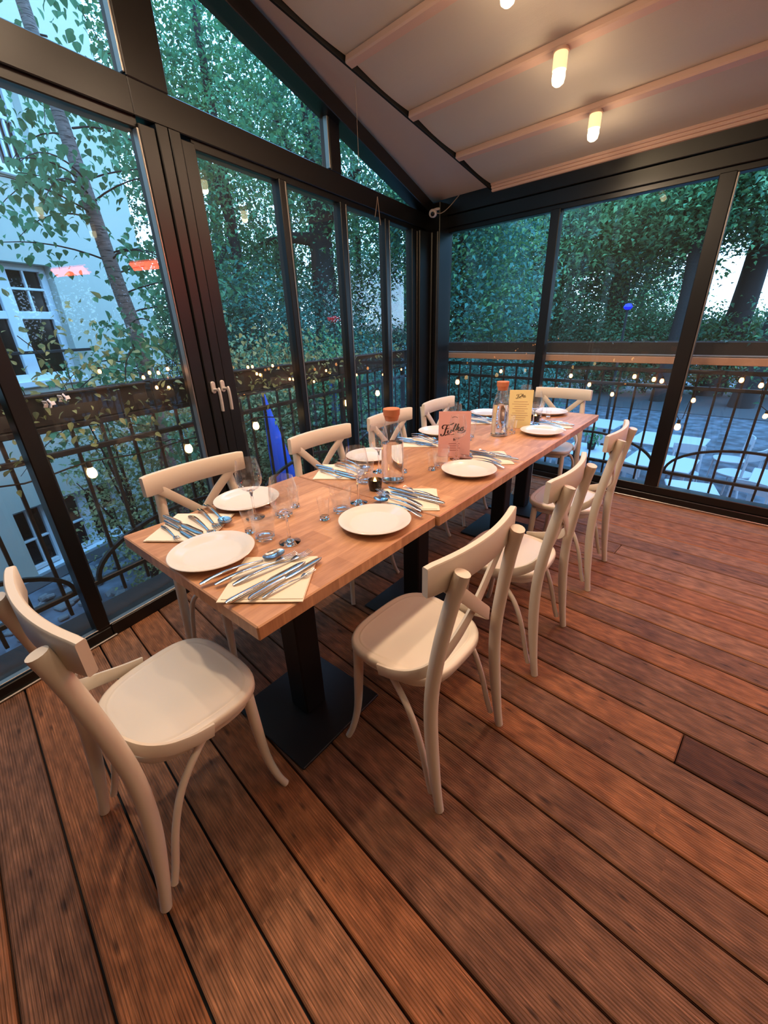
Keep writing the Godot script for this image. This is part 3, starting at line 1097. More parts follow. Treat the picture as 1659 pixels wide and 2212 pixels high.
func cutlery_parts(kind: String) -> Array:       # [[part name, mesh]]
	if kind == "spoon":
		var g := Geo.new()
		strip(g, handle_points(0.132, -0.062, 0.014), handle_widths(0.0118, 0.004), 0.004)
		var b := Geo.new()
		var rows := 10
		var cols := 18
		for side in [0, 1]:
			for r in rows:
				for c in cols:
					var q := []
					for k in [[0, 0], [1, 0], [1, 1], [0, 1]]:
						var f: float = float(r + k[0]) / rows
						var a: float = TAU * (c + k[1]) / cols
						var w := 0.0245 - 0.003 * sin(a)
						q.append(Vector3(cos(a) * w * f, 0.0105 - 0.0085 * (1.0 - f * f) + (0.0016 if side == 0 else 0.0), -0.1 + sin(a) * 0.037 * f))
					var slope := Vector3(-cos(TAU * (c + 0.5) / cols) * (r + 0.5) / rows * 0.7, 1.0, -sin(TAU * (c + 0.5) / cols) * (r + 0.5) / rows * 0.4).normalized()
					b.quad(q[0], q[1], q[2], q[3], slope if side == 0 else -slope)
		return [["handle", g.mesh()], ["bowl", b.mesh()]]
	if kind == "fork" or kind == "small_fork":
		var k := 1.0 if kind == "fork" else 0.68
		var g := Geo.new()
		strip(g, handle_points(0.13 * k, -0.06 * k, 0.012 * k), handle_widths(0.0112 * k, 0.0036 * k), 0.0038)
		var h := Geo.new()
		var shoulder := []
		var sw := []
		for i in 6:
			var f := i / 5.0
			shoulder.append(Vector3(0, 0.004 + 0.004 * sin(f * 1.2), lerpf(-0.058, -0.084, f) * k))
			sw.append(lerpf(0.0036, 0.0142, sqrt(f)) * k)
		strip(h, shoulder, sw, 0.003)
		for i in (4 if kind == "fork" else 3):
			var x := (-0.0117 + 0.0078 * i) * k if kind == "fork" else (-0.0105 + 0.0105 * i) * k
			var tp := []
			var tw := []
			for j in 7:
				var f := j / 6.0
				tp.append(Vector3(x, 0.0077 - 0.002 * sin(PI * f) + 0.004 * f * f, lerpf(-0.082, -0.131, f) * k))
				tw.append(lerpf(0.0028, 0.0016, f) * k)
			strip(h, tp, tw, 0.0022)
		return [["handle", g.mesh()], ["tines", h.mesh()]]
	# knife
	var g := Geo.new()
	var hp := []
	var hr := []
	for i in 15:
		var f := i / 14.0
		hp.append(Vector3(0, 0.0082, lerpf(0.136, 0.012, f)))
		hr.append((0.0092 - 0.0022 * f) * (0.45 if i == 0 else 0.85 if i == 1 else 1.0))
	g.sweep(hp, [Vector2(1.05, 0), Vector2(0.8, 0.55), Vector2(0, 0.78), Vector2(-0.8, 0.55), Vector2(-1.05, 0), Vector2(-0.8, -0.55), Vector2(0, -0.78), Vector2(0.8, -0.55)], hr, Vector3.UP)
	var b := Geo.new()
	var bp := []
	var bw := []
	for i in 12:
		var f := i / 11.0
		bp.append(Vector3(0.002 * sin(f * 2.0), 0.0048, lerpf(0.012, -0.136, f)))
		bw.append((0.0052 + 0.0072 * smoothstep(0.0, 0.2, f)) * (1.0 if f < 0.8 else sqrt(maxf(0.02, 1.0 - pow((f - 0.8) / 0.2, 2)))))
	strip(b, bp, bw, 0.0022)
	return [["handle", g.mesh()], ["blade", b.mesh()]]


func make_cutlery(kind: String) -> Node3D:
	var called: String = {"spoon": "table_spoon", "fork": "dinner_fork", "small_fork": "dessert_fork", "knife": "table_knife"}[kind]
	var t := thing(called, "", {"spoon": "spoon", "fork": "fork", "small_fork": "fork", "knife": "knife"}[kind])
	for p in cutlery_parts(kind):
		part(p[0], p[1], M.steel, t)
	return t


func make_wine_glass() -> Node3D:
	var t := thing("wine_glass", "", "glass")
	var g := Geo.new()
	var prof := [Vector2(0.004, 0.112), Vector2(0.018, 0.115), Vector2(0.033, 0.125), Vector2(0.044, 0.141), Vector2(0.0485, 0.160), Vector2(0.0475, 0.185), Vector2(0.043, 0.21), Vector2(0.0375, 0.236)]
	g.lathe(prof, 40)
	var inner := []
	for p in prof:
		inner.append(Vector2(maxf(0.0, p.x - 0.0013), p.y + (0.003 if p.y < 0.12 else 0.0005)))
	g.lathe(inner, 40, Vector3.ZERO, Basis.IDENTITY, true)
	g.lathe([Vector2(0.0362, 0.2365), Vector2(0.0366, 0.2374), Vector2(0.0372, 0.2374), Vector2(0.0375, 0.236)], 40, Vector3.ZERO, Basis.IDENTITY, true)
	part("bowl", g.mesh(), M.glass, t)
	g = Geo.new()
	g.lathe([Vector2(0, 0.0), Vector2(0.035, 0.0), Vector2(0.0365, 0.0015), Vector2(0.034, 0.003), Vector2(0.016, 0.006), Vector2(0.007, 0.013), Vector2(0.0045, 0.03), Vector2(0.0038, 0.06), Vector2(0.0045, 0.095), Vector2(0.0085, 0.110), Vector2(0.016, 0.1145), Vector2(0.0, 0.1165)], 32)
	part("stem", g.mesh(), M.solid_glass, t)
	return t


func make_tumbler() -> Node3D:
	var t := thing("water_tumbler", "", "glass")
	var g := Geo.new()
	g.lathe([Vector2(0.033, 0.012), Vector2(0.0365, 0.05), Vector2(0.039, 0.066), Vector2(0.043, 0.072), Vector2(0.0445, 0.105)], 40)
	g.lathe([Vector2(0.029, 0.014), Vector2(0.034, 0.05), Vector2(0.0365, 0.068), Vector2(0.041, 0.074), Vector2(0.0428, 0.105)], 40, Vector3.ZERO, Basis.IDENTITY, true)
	g.lathe([Vector2(0.0428, 0.105), Vector2(0.0436, 0.1065), Vector2(0.0445, 0.105)], 40, Vector3.ZERO, Basis.IDENTITY, true)
	part("wall", g.mesh(), M.glass, t)
	g = Geo.new()
	# facets round the lower half
	for i in 10:
		var a := TAU * i / 10
		var b := TAU * (i + 1) / 10
		var m := Vector3(cos((a + b) * 0.5), 0.1, sin((a + b) * 0.5)).normalized()
		g.quad(Vector3(cos(a) * 0.036, 0.014, sin(a) * 0.036), Vector3(cos(b) * 0.036, 0.014, sin(b) * 0.036), Vector3(cos(b) * 0.0402, 0.064, sin(b) * 0.0402), Vector3(cos(a) * 0.0402, 0.064, sin(a) * 0.0402), m)
	part("facets", g.mesh(), M.thick_glass, t)
	g = Geo.new()
	g.lathe([Vector2(0, 0.002), Vector2(0.02, 0.002), Vector2(0.024, 0.0), Vector2(0.031, 0.0), Vector2(0.0335, 0.003), Vector2(0.0335, 0.013), Vector2(0.0295, 0.015), Vector2(0.018, 0.0125), Vector2(0.0, 0.0115)], 32)
	part("thick_base", g.mesh(), M.solid_glass, t)
	return t


func make_slim_glass() -> Node3D:
	var t := thing("small_glass", "", "glass")
	var g := Geo.new()
	g.lathe([Vector2(0.0175, 0.012), Vector2(0.021, 0.05), Vector2(0.0245, 0.088)], 32)
	g.lathe([Vector2(0.0155, 0.013), Vector2(0.0195, 0.05), Vector2(0.0232, 0.088)], 32, Vector3.ZERO, Basis.IDENTITY, true)
	g.lathe([Vector2(0.0232, 0.088), Vector2(0.0238, 0.089), Vector2(0.0245, 0.088)], 32, Vector3.ZERO, Basis.IDENTITY, true)
	part("wall", g.mesh(), M.glass, t)
	g = Geo.new()
	g.lathe([Vector2(0, 0.0), Vector2(0.016, 0.0), Vector2(0.0185, 0.002), Vector2(0.018, 0.013), Vector2(0.014, 0.016), Vector2(0.0, 0.0155)], 28)
	part("thick_base", g.mesh(), M.solid_glass, t)
	return t


func settings() -> void:
	# [plate x, z, turn of the diner's frame, where, glasses: wine, tumbler, small in the diner's frame]
	var usual := [Vector2(0.13, -0.212), Vector2(0.034, -0.180), Vector2(-0.048, -0.174)]
	var list := [
		[-1.186, -0.534, 0.0, "at the near end", usual],
		[-0.910, -1.027, 90.0, "at the right side's first place", [Vector2(0.118, -0.19), Vector2(0.012, -0.185), Vector2(-0.082, -0.184)]],
		[-0.913, -1.744, 90.0, "at the right side's second place", [Vector2(0.165, -0.165), Vector2(0.005, -0.165), Vector2(-0.07, -0.17)]],
		[-0.909, -2.715, 90.0, "at the right side's last place", [Vector2(0.19, -0.13), Vector2(-0.035, -0.215), Vector2(-0.1, -0.155)]],
		[-1.488, -0.866, -90.0, "at the window side's first place", [Vector2(0.07, -0.158), Vector2(-0.012, -0.232), Vector2(-0.092, -0.203)]],
		[-1.481, -1.655, -90.0, "at the window side's second place", [Vector2(0.15, -0.192), Vector2(0.31, -0.24), Vector2(0.09, -0.30)]],
		[-1.477, -2.355, -90.0, "at the window side's third place", [Vector2(0.14, -0.2), Vector2(-0.02, -0.22), Vector2(0.05, -0.26)]],
		[-1.49, -3.10, -90.0, "at the window side's last place", [Vector2(0.12, -0.2), Vector2(0.02, -0.22), Vector2(-0.08, -0.2)]],
		[-1.09, -3.385, 180.0, "at the far end", [Vector2(0.13, -0.2), Vector2(0.03, -0.19), Vector2(-0.05, -0.17)]]]
	# [kind, middle x, z, turn, words]
	var pieces := [
		["spoon", 0.158, -0.012, -9.5, "steel spoon nearest the plate"],
		["fork", 0.2, -0.04, -10.5, "steel fork beside the spoon"],
		["fork", 0.239, -0.066, -8.5, "steel fork beside the knives"],
		["knife", 0.283, -0.008, 1.5, "steel knife beside the forks"],
		["knife", 0.315, -0.054, 1.0, "knife beside the little fork"],
		["small_fork", 0.343, -0.04, -5.0, "little three-pronged fork"]]
	var proto := {}
	var plate := make_plate()
	var nap := napkin_mesh()
	var first := {}
	for k in ["spoon", "fork", "small_fork", "knife"]:
		proto[k] = make_cutlery(k)
		first[k] = true
	proto["wine"] = make_wine_glass()
	proto["tumbler"] = make_tumbler()
	proto["small"] = make_slim_glass()
	for k in ["wine", "tumbler", "small"]:
		first[k] = true
	for d in list:
		var fr := place(d[0], TOP + 0.0025, d[1], d[2])
		var where: String = d[3]
		var p := part("dinner_plate", plate, M.plate, self, fr)
		tag(p, "round white dinner plate " + where, "plate", "white dinner plates")
		var jitter := rng.randf_range(-4, 4)
		p = part("paper_napkin", nap, M.napkin, self, fr * place(0.266 , 0.0, -0.034, 36.0 + jitter * 0.5))
		tag(p, "folded cream paper napkin under the cutlery " + where, "napkin", "folded napkins")
		for q in pieces:
			var o: Node3D = proto[q[0]]
			var lift := 0.0062
			var at := fr * place(q[1] + rng.randf_range(-0.004, 0.004), lift, q[2] + rng.randf_range(-0.006, 0.006), q[3] + rng.randf_range(-2.0, 2.0))
			var label: String = q[4] + " " + where
			if first[q[0]]:
				first[q[0]] = false
				o.transform = at
				tag(o, label, "", "steel cutlery on the napkins")
			else:
				dup(o, at, label, "steel cutlery on the napkins")
		var g: Array = d[4]
		for i in 3:
			var k: String = ["wine", "tumbler", "small"][i]
			var at := fr * place(g[i].x, 0.0, g[i].y, rng.randf() * 360.0)
			var label: String = ["clear stemmed wine glass ", "clear faceted water tumbler ", "small slim clear glass "][i] + where
			if first[k]:
				first[k] = false
				proto[k].transform = at
				tag(proto[k], label, "", "glasses on the table")
			else:
				dup(proto[k], at, label, "glasses on the table")


func centrepieces() -> void:
	# water carafes with cork stoppers
	var outer := [Vector2(0.0, 0.0), Vector2(0.05, 0.0), Vector2(0.0535, 0.004), Vector2(0.054, 0.02), Vector2(0.0535, 0.14), Vector2(0.051, 0.19), Vector2(0.043, 0.235), Vector2(0.0345, 0.262), Vector2(0.031, 0.28), Vector2(0.0315, 0.304), Vector2(0.034, 0.308)]
	var i := 0
	for p in [[-1.147, -1.437, "corked glass water carafe beside the tealight, nearer the camera"], [-1.117, -2.52, "corked glass water carafe beside the cream menu card, farther away"]]:
		var t := thing("water_carafe", p[2], "carafe", shift(p[0], TOP + 0.0025, p[1]), "corked water carafes")
		var g := Geo.new()
		g.lathe(outer.slice(2), 48)
		var inner := []
		for q in outer.slice(3):
			inner.append(Vector2(q.x - 0.0022, q.y))
		g.lathe(inner, 48, Vector3.ZERO, Basis.IDENTITY, true)
		part("bottle", g.mesh(), M.glass, t)
		g = Geo.new()
		g.lathe([Vector2(0, 0.003), Vector2(0.04, 0.003), Vector2(0.046, 0.0), Vector2(0.05, 0.0), Vector2(0.0533, 0.003), Vector2(0.0533, 0.012), Vector2(0.049, 0.0135), Vector2(0.03, 0.009), Vector2(0, 0.0085)], 40)
		part("thick_base", g.mesh(), M.solid_glass, t)
		g = Geo.new()
		var h: float = [0.185, 0.2][i]
		g.lathe([Vector2(0, 0.015), Vector2(0.048, 0.015), Vector2(0.0505, 0.02), Vector2(0.0502, 0.14), Vector2(0.0475, h - 0.001), Vector2(0.047, h), Vector2(0, h)], 40)
		part("water", g.mesh(), M.water, t)
		g = Geo.new()
		g.lathe([Vector2(0, 0.286), Vector2(0.028, 0.286), Vector2(0.0295, 0.29), Vector2(0.034, 0.309), Vector2(0.0365, 0.311), Vector2(0.038, 0.336), Vector2(0.036, 0.339), Vector2(0, 0.339)], 36)
		part("cork", g.mesh(), M.cork, t)
		i += 1
	# tealights
	for p in [[-1.139, -1.298, "black glass tealight with a lit candle, beside the near carafe"], [-1.07, -3.03, "lit tealight past the cream menu card, farther down the table"]]:
		var t := thing("tealight", p[2], "candle", shift(p[0], TOP + 0.0025, p[1]), "lit tealights")
		var g := Geo.new()
		g.lathe([Vector2(0, 0), Vector2(0.023, 0), Vector2(0.027, 0.004), Vector2(0.031, 0.03), Vector2(0.031, 0.05), Vector2(0.029, 0.05), Vector2(0.0285, 0.03), Vector2(0.025, 0.007), Vector2(0, 0.006)], 32)
		part("holder", g.mesh(), M.holder, t)
		g = Geo.new()
		g.lathe([Vector2(0, 0.007), Vector2(0.024, 0.008), Vector2(0.027, 0.03), Vector2(0.0, 0.032)], 24)
		part("wax", g.mesh(), M.wax, t)
		g = Geo.new()
		g.lathe([Vector2(0, 0.033), Vector2(0.006, 0.037), Vector2(0.0075, 0.043), Vector2(0.004, 0.052), Vector2(0, 0.06)], 12)
		part("flame", g.mesh(), M.flame, t)
		var l := OmniLight3D.new()
		l.name = "candle_light"
		l.light_color = Color(1.0, 0.6, 0.3)
		l.light_energy = 0.004
		l.light_size = 0.005
		l.omni_range = 8.0
		l.omni_attenuation = 2.0
		l.shadow_enabled = true
		l.position = Vector3(0, 0.045, 0)
		t.add_child(l)
	# folded menu cards: two leaves that open like a book
	for p in [[-1.12, -1.95, 33.0, 0.172, 0.245, true, "pink folded menu card with script lettering, standing on the table"], [-1.098, -2.79, 24.0, 0.155, 0.255, false, "cream folded menu card standing behind the far carafe"]]:
		var t := thing("menu_card", p[6], "menu", place(p[0], TOP + 0.0022, p[1], p[2]), "folded menu cards")
		var w: float = p[3]
		var h: float = p[4]
		var m: Material = M.pink_card if p[5] else M.cream_card
		var lean := Basis(Vector3.RIGHT, deg_to_rad(-6))
		var front := part("front_leaf", boxed(Vector3(w, h, 0.0012), 0.0003), m, t, Transform3D(lean, Vector3(0, h * 0.5, 0.004)))
		part("rear_leaf", boxed(Vector3(w, h, 0.0012), 0.0003), m, t, Transform3D(Basis(Vector3.RIGHT, deg_to_rad(6)), Vector3(0, h * 0.5, -0.026)))
		if p[5]:
			script_lettering(front, -0.004, 0.028, 1.15)
			# a small curved mark near the top and a little square emblem below the word
			for k in 5:
				part("printed_mark", boxed(Vector3(0.0065, 0.0028, 0.0003), 0.0), M.ink, front, Transform3D(Basis(Vector3.BACK, deg_to_rad(24.0 - 12.0 * k)), Vector3(-0.012 + 0.006 * k, 0.095 - 0.0011 * pow(k - 2, 2), 0.0008)))
			for k in 4:
				part("printed_mark", boxed(Vector3(0.0052, 0.0052, 0.0003), 0.0), M.ink, front, shift(-0.0032 + 0.0064 * (k % 2), -0.024 - 0.0064 * (k / 2), 0.0008))
			for k in 4:
				part("printed_line", boxed(Vector3([0.06, 0.05, 0.066, 0.044][k], 0.0025, 0.0003), 0.0), M.faint_ink, front, shift(0, -0.05 - 0.012 * k, 0.0008))
		else:
			script_lettering(front, 0.0, 0.088, 0.55)
			for k in 9:
				part("printed_line", boxed(Vector3([0.09, 0.11, 0.08, 0.1, 0.06, 0.1, 0.11, 0.08, 0.07][k], 0.0022, 0.0003), 0.0), M.faint_ink, front, shift(0, 0.05 - 0.015 * k, 0.0008))


# the slanting script word on the cards, drawn as pen strokes that swell and thin
func script_lettering(parent: Node, x: float, y: float, k: float) -> void:
	var strokes := [
		[[-56, -14], [-58, -20], [-50, -23], [-42, -16], [-36, 4], [-30, 20]],                # F stem with its ball foot
		[[-48, 8], [-52, 16], [-44, 24], [-28, 22], [-12, 23], [0, 28]],                      # F top swash
		[[-40, 3], [-30, 6], [-20, 6]],                                                       # F cross stroke
		[[-24, -2], [-28, -12], [-22, -15], [-14, -8], [-11, 0], [-14, -11], [-8, -14]],      # u
		[[-6, -10], [4, 10], [10, 24], [2, 8], [-2, -6], [4, -9]],                            # l
		[[8, -6], [16, 10], [21, 22], [14, 6], [9, -7]],                                      # k stem
		[[13, 0], [22, 8], [20, 0], [15, -1], [24, -10], [28, -6]],                           # k arm and leg
		[[38, 4], [31, 0], [30, -8], [36, -12], [42, -6], [38, 3], [46, 4]],                  # o
		[[-40, -22], [-24, -20], [-8, -22], [2, -21]],                                        # underline
		[[16, -14], [34, -20], [48, -16], [50, -10]]]                                         # tail
	var word := Node3D.new()
	word.name = "script_word"
	parent.add_child(word)
	word.position = Vector3(x, y, 0.0008)
	for s in strokes:
		var pts := []
		for p in s:
			pts.append(Vector3(p[0], p[1] + p[0] * 0.12, 0) * 0.00105 * k)
		pts = spline(pts, 6)
		var g := Geo.new()
		var c := pts.size()
		for i in c - 1:
			var a: Vector3 = pts[i]
			var b: Vector3 = pts[i + 1]
			var d := (b - a).normalized()
			var nrm := Vector3(-d.y, d.x, 0)
			var wa := 0.0021 * k * (0.7 + 0.9 * absf(d.y)) * (1.0 if i > 1 else 1.3)
			g.quad(a + nrm * wa, b + nrm * wa, b - nrm * wa, a - nrm * wa, Vector3.BACK)
		# the strokes lie on the card as a film of ink
		for i in g.v.size():
			g.v[i].z += 0.0002
		var o := part("ink_stroke", g.mesh(), M.ink, parent, word.transform)
	word.queue_free()


# ------------------------------------------------------------------ fittings on the glass walls
func wall_fittings() -> void:
	for p in [[0.864, "left one of the two steel lever handles on the glass doors"], [0.929, "right one of the two steel lever handles on the glass doors"]]:
		var t := thing("door_handle", p[1], "handle", left_frame * shift(p[0], 1.14, 0.008), "lever handles of the glass doors")
		var g := Geo.new()
		var out := []
		for i in 24:
			var a := TAU * i / 24
			out.append(Vector2(0.014 * cos(a), 0.014 * sin(a) + signf(sin(a)) * 0.02))
		g.slab(out, 0.0, 0.012, 0.004)
		part("rose", g.mesh(), M.handle, t, Transform3D(Basis(Vector3.RIGHT, PI / 2), Vector3(0, 0, 0)))
		g = Geo.new()
		g.tube([Vector3(0, -0.012, 0.008), Vector3(0, -0.012, 0.045)], [0.0085, 0.0085], 12)
		part("spindle", g.mesh(), M.handle, t)
		g = Geo.new()
		var pts := spline([Vector3(0.0, -0.003, 0.046), Vector3(0.0, -0.02, 0.053), Vector3(0.0, -0.07, 0.055), Vector3(0.0, -0.13, 0.053)], 5)
		g.sweep(pts, [Vector2(-0.0085, -0.005), Vector2(0.0085, -0.005), Vector2(0.010, 0.0), Vector2(0.0085, 0.005), Vector2(-0.0085, 0.005), Vector2(-0.010, 0.0)], [1.0], Vector3(1, 0, 0), true)
		part("lever", g.mesh(), M.handle, t)
	# camera in the corner with its cable
	var at := Transform3D(far_frame.basis, far_frame * Vector3(-1.97, 2.395, 0.22))
	var t := thing("security_camera", "small white dome camera in the top corner where the glass walls meet", "camera", at)
	var dirb := Basis(Vector3.UP, deg_to_rad(20)) * Basis(Vector3.RIGHT, deg_to_rad(10))
	var g := Geo.new()
	g.lathe([Vector2(0, -0.03), Vector2(0.03, -0.03), Vector2(0.035, -0.02), Vector2(0.035, 0.01), Vector2(0.03, 0.022), Vector2(0.0, 0.024)], 24, Vector3.ZERO, Basis(Vector3.RIGHT, PI / 2))
	part("housing", g.mesh(), M.camera_white, t, Transform3D(dirb, Vector3.ZERO))
	g = Geo.new()
	g.lathe([Vector2(0.0, 0.022), Vector2(0.019, 0.022), Vector2(0.017, 0.032), Vector2(0.0, 0.037)], 20, Vector3.ZERO, Basis(Vector3.RIGHT, PI / 2))
	part("lens", g.mesh(), M.holder, t, Transform3D(dirb, Vector3(0.008, -0.006, 0)))
	g = Geo.new()
	g.tube(spline([Vector3(0.0, 0.03, -0.02), Vector3(0.0, 0.05, -0.1), Vector3(0.0, 0.045, -0.2)], 3), [0.012], 8)
	part("mount", g.mesh(), M.camera_white, t)
	g = Geo.new()
	g.tube(spline([Vector3(0.03, 0.0, -0.02), Vector3(0.07, 0.0, -0.05), Vector3(0.10, 0.05, -0.12), Vector3(0.16, 0.14, -0.19)], 6), [0.0035], 6)
	part("cable", g.mesh(), M.cord, t)
	# pull cords of the awning
	var a := thing("pull_cord", "thin pale cord looped over the beam beside the corner", "cord", left_frame * shift(2.72, 2.33, 0.02))
	g = Geo.new()
	g.tube(spline([Vector3(-0.035, -0.09, 0), Vector3(-0.015, -0.01, 0.006), Vector3(0.0, 0.05, 0.008), Vector3(0.015, -0.01, 0.006), Vector3(0.05, -0.13, 0)], 5), [0.003], 6)
	part("loop", g.mesh(), M.cord, a)
	a = thing("hanging_cord", "thin straight cord hanging from the side of the roof", "cord", Transform3D(Basis.IDENTITY, roof_at(-1.5, 1.6, 0.0)))
	g = Geo.new()
	g.tube([Vector3(0, 0, 0), Vector3(0.004, -0.2, 0.002), Vector3(0.0, -0.42, 0)], [0.0016], 5)
	part("cord", g.mesh(), M.cord, a)


# ------------------------------------------------------------------ railing, planters, bulbs outside
func railing_run(t: Node3D, x0: float, x1: float, z: float, arcs: Array) -> void:
	part("handrail", boxed(Vector3(x1 - x0, 0.03, 0.05), 0.005), M.black_metal, t, shift((x0 + x1) * 0.5, 1.03, z))
	part("middle_rail", boxed(Vector3(x1 - x0, 0.028, 0.03), 0.004), M.black_metal, t, shift((x0 + x1) * 0.5, 0.905, z))
	part("lower_rail", boxed(Vector3(x1 - x0, 0.028, 0.03), 0.004), M.black_metal, t, shift((x0 + x1) * 0.5, 0.185, z))
	var bar := boxed(Vector3(0.016, 0.98, 0.016), 0.002)
	var x := x0 + 0.09
	while x < x1:
		part("baluster", bar, M.black_metal, t, shift(x, 0.56, z))
		x += 0.142
	for a in arcs:
		var pts := []
		for i in 25:
			var f := PI * i / 24
			pts.append(Vector3((a[0] + a[1]) * 0.5 - cos(f) * (a[1] - a[0]) * 0.5, 0.195 + sin(f) * a[2], z + 0.012))
		var g := Geo.new()
		g.sweep(pts, [Vector2(-0.01, -0.011), Vector2(0.01, -0.011), Vector2(0.01, 0.011), Vector2(-0.01, 0.011)], [1.0], Vector3.BACK, false)
		part("arch", g.mesh(), M.black_metal, t)


func railing() -> void:
	var t := thing("railing", "black balustrade with arches outside the left glass", "railing", left_frame, "black balustrades")
	railing_run(t, -3.0, 4.05, -0.27, [[-1.15, -0.02, 0.24], [0.1, 1.22, 0.24], [1.3, 2.42, 0.24], [2.5, 3.62, 0.24]])
	for x in [-1.2, 0.04, 1.25, 2.46, 3.66]:
		part("post", boxed(Vector3(0.04, 1.05, 0.04), 0.004), M.black_metal, t, shift(x, 0.525, -0.27))
	t = thing("railing", "black balustrade with arches outside the far glass", "railing", far_frame, "black balustrades")
	railing_run(t, -2.3, 5.1, -0.27, [[-2.1, -0.97, 0.26], [-0.92, 0.2, 0.26], [0.28, 1.4, 0.26], [1.45, 2.57, 0.26]])
	for x in [-2.2, -0.95, 0.24, 1.43]:
		part("post", boxed(Vector3(0.04, 1.05, 0.04), 0.004), M.black_metal, t, shift(x, 0.525, -0.27))
	# planter boxes along the handrails
	var leaf := leaf_mesh(0.034, 0.6)
	var n := 0
	for d in [
		[left_frame, -1.45, 0.62, "brown planter box of leafy stems and white flowers outside the left glass", 900, 0.36, 1],
		[left_frame, 0.66, 2.4, "brown planter box of dry leaves behind the door handles", 600, 0.24, 0],
		[left_frame, 2.44, 4.0, "dark planter box outside the left glass next to the corner", 120, 0.16, 0],
		[far_frame, -2.2, 0.2, "long dark planter box with beige board outside the far glass, nearer the corner", 110, 0.05, 2],
		[far_frame, 0.24, 2.6, "long dark planter box with beige board outside the far glass, farther right", 110, 0.05, 2]]:
		var w: float = d[2] - d[1]
		var p := thing("planter_box", d[3], "planter", d[0] * shift((d[1] + d[2]) * 0.5, 1.05, -0.34), "planter boxes on the balustrades")
		var far_side: bool = d[6] == 2
		var y0 := 0.07 if far_side else 0.0
		var g := Geo.new()
		g.box(Vector3(w, 0.13, 0.012), Vector3(0, y0 + 0.065, 0.09), 0.003)
		g.box(Vector3(w, 0.13, 0.012), Vector3(0, y0 + 0.065, -0.09), 0.003)
		g.box(Vector3(0.012, 0.13, 0.18), Vector3(-w * 0.5, y0 + 0.065, 0), 0.003)
		g.box(Vector3(0.012, 0.13, 0.18), Vector3(w * 0.5, y0 + 0.065, 0), 0.003)
		g.box(Vector3(w, 0.01, 0.18), Vector3(0, y0 + 0.005, 0), 0.0)
		part("trough", g.mesh(), M.trough, p)
		part("soil", boxed(Vector3(w - 0.02, 0.02, 0.16), 0.0), M.earth, p, shift(0, y0 + 0.1, 0))
		part("rim", boxed(Vector3(w, 0.014, 0.03), 0.004), M.plinth if far_side else M.trough, p, shift(0, y0 + (0.135 if not far_side else 0.03), 0.1))
		if far_side:
			part("front_board", boxed(Vector3(w, 0.055, 0.02), 0.003), M.beige_board, p, shift(0, 0.075 - 0.012, 0.11))
		var where := []
		for i in d[4]:
			var h: float = absf(rng.randfn(0.0, 1.0)) * d[5] * 0.6
			var b := Basis.from_euler(Vector3(rng.randf_range(-1.2, 1.2), rng.randf() * TAU, rng.randf_range(-1.0, 1.0))) * Basis.from_scale(Vector3.ONE * rng.randf_range(0.6, 1.5))
			var spot := Vector3(rng.randf_range(-w, w) * 0.5, y0 + 0.12 + h, rng.randf_range(-0.12, 0.12) * (1.0 + h * 2.0))
			if i % 3 == 0 and not far_side:      # trails over the edge
				spot = Vector3(spot.x, y0 + 0.13 - 0.9 * h, 0.1 + 0.05 * rng.randf())
			where.append(Transform3D(b, spot))
		scatter("foliage", leaf, M.leaf4 if d[6] != 2 else M.leaf5, where, p)
		if d[6] < 2:
			g = Geo.new()
			for i in 26:
				var b0 := Vector3(rng.randf_range(-w, w) * 0.48, y0 + 0.1, rng.randf_range(-0.06, 0.06))
				g.tube(arc_points(b0, b0 + Vector3(0, 0.16, 0), b0 + Vector3(rng.randf_range(-0.18, 0.18), rng.randf_range(0.1, 0.3), rng.randf_range(-0.1, 0.1)), 5), [0.002], 5)
			var st := part("stems", g.mesh(), M.bark_dark, p)
			st.set_meta("kind", "stuff")
		if d[6] == 1:
			g = Geo.new()
			var spots := [Vector3(0.55, 0.1, 0.13), Vector3(0.62, 0.115, 0.12), Vector3(0.3, 0.02, 0.13), Vector3(-0.1, 0.09, 0.12)]
			for c in spots:
				for k in 5:
					var a2 := TAU * k / 5
					var q: Vector3 = c + Vector3(cos(a2) * 0.016, sin(a2) * 0.012, 0.006)
					g.box(Vector3(0.02, 0.004, 0.018), q, 0.001, Basis.from_euler(Vector3(1.1, a2, 0.3)))
			part("flowers", g.mesh(), M.petal, p)
		n += 1
	var r := thing("red_flowers", "clump of red flowers on a dark stem outside the left glass", "flowers", shift(-3.6, 1.0, -3.52))
	var g := Geo.new()
	for i in 26:
		g.box(Vector3(0.03, 0.006, 0.025), Vector3(rng.randfn(0, 0.028), 0.52 + rng.randfn(0, 0.02), rng.randfn(0, 0.028)), 0.002, Basis.from_euler(Vector3(rng.randf() * 3, rng.randf() * 3, 0)))
	part("petals", g.mesh(), M.red_petal, r)
	g = Geo.new()
	g.tube([Vector3(0, -2.1, 0), Vector3(0.01, -0.6, 0), Vector3(0, 0.5, 0)], [0.008, 0.006, 0.004], 6)
	part("stem", g.mesh(), M.bark_dark, r)


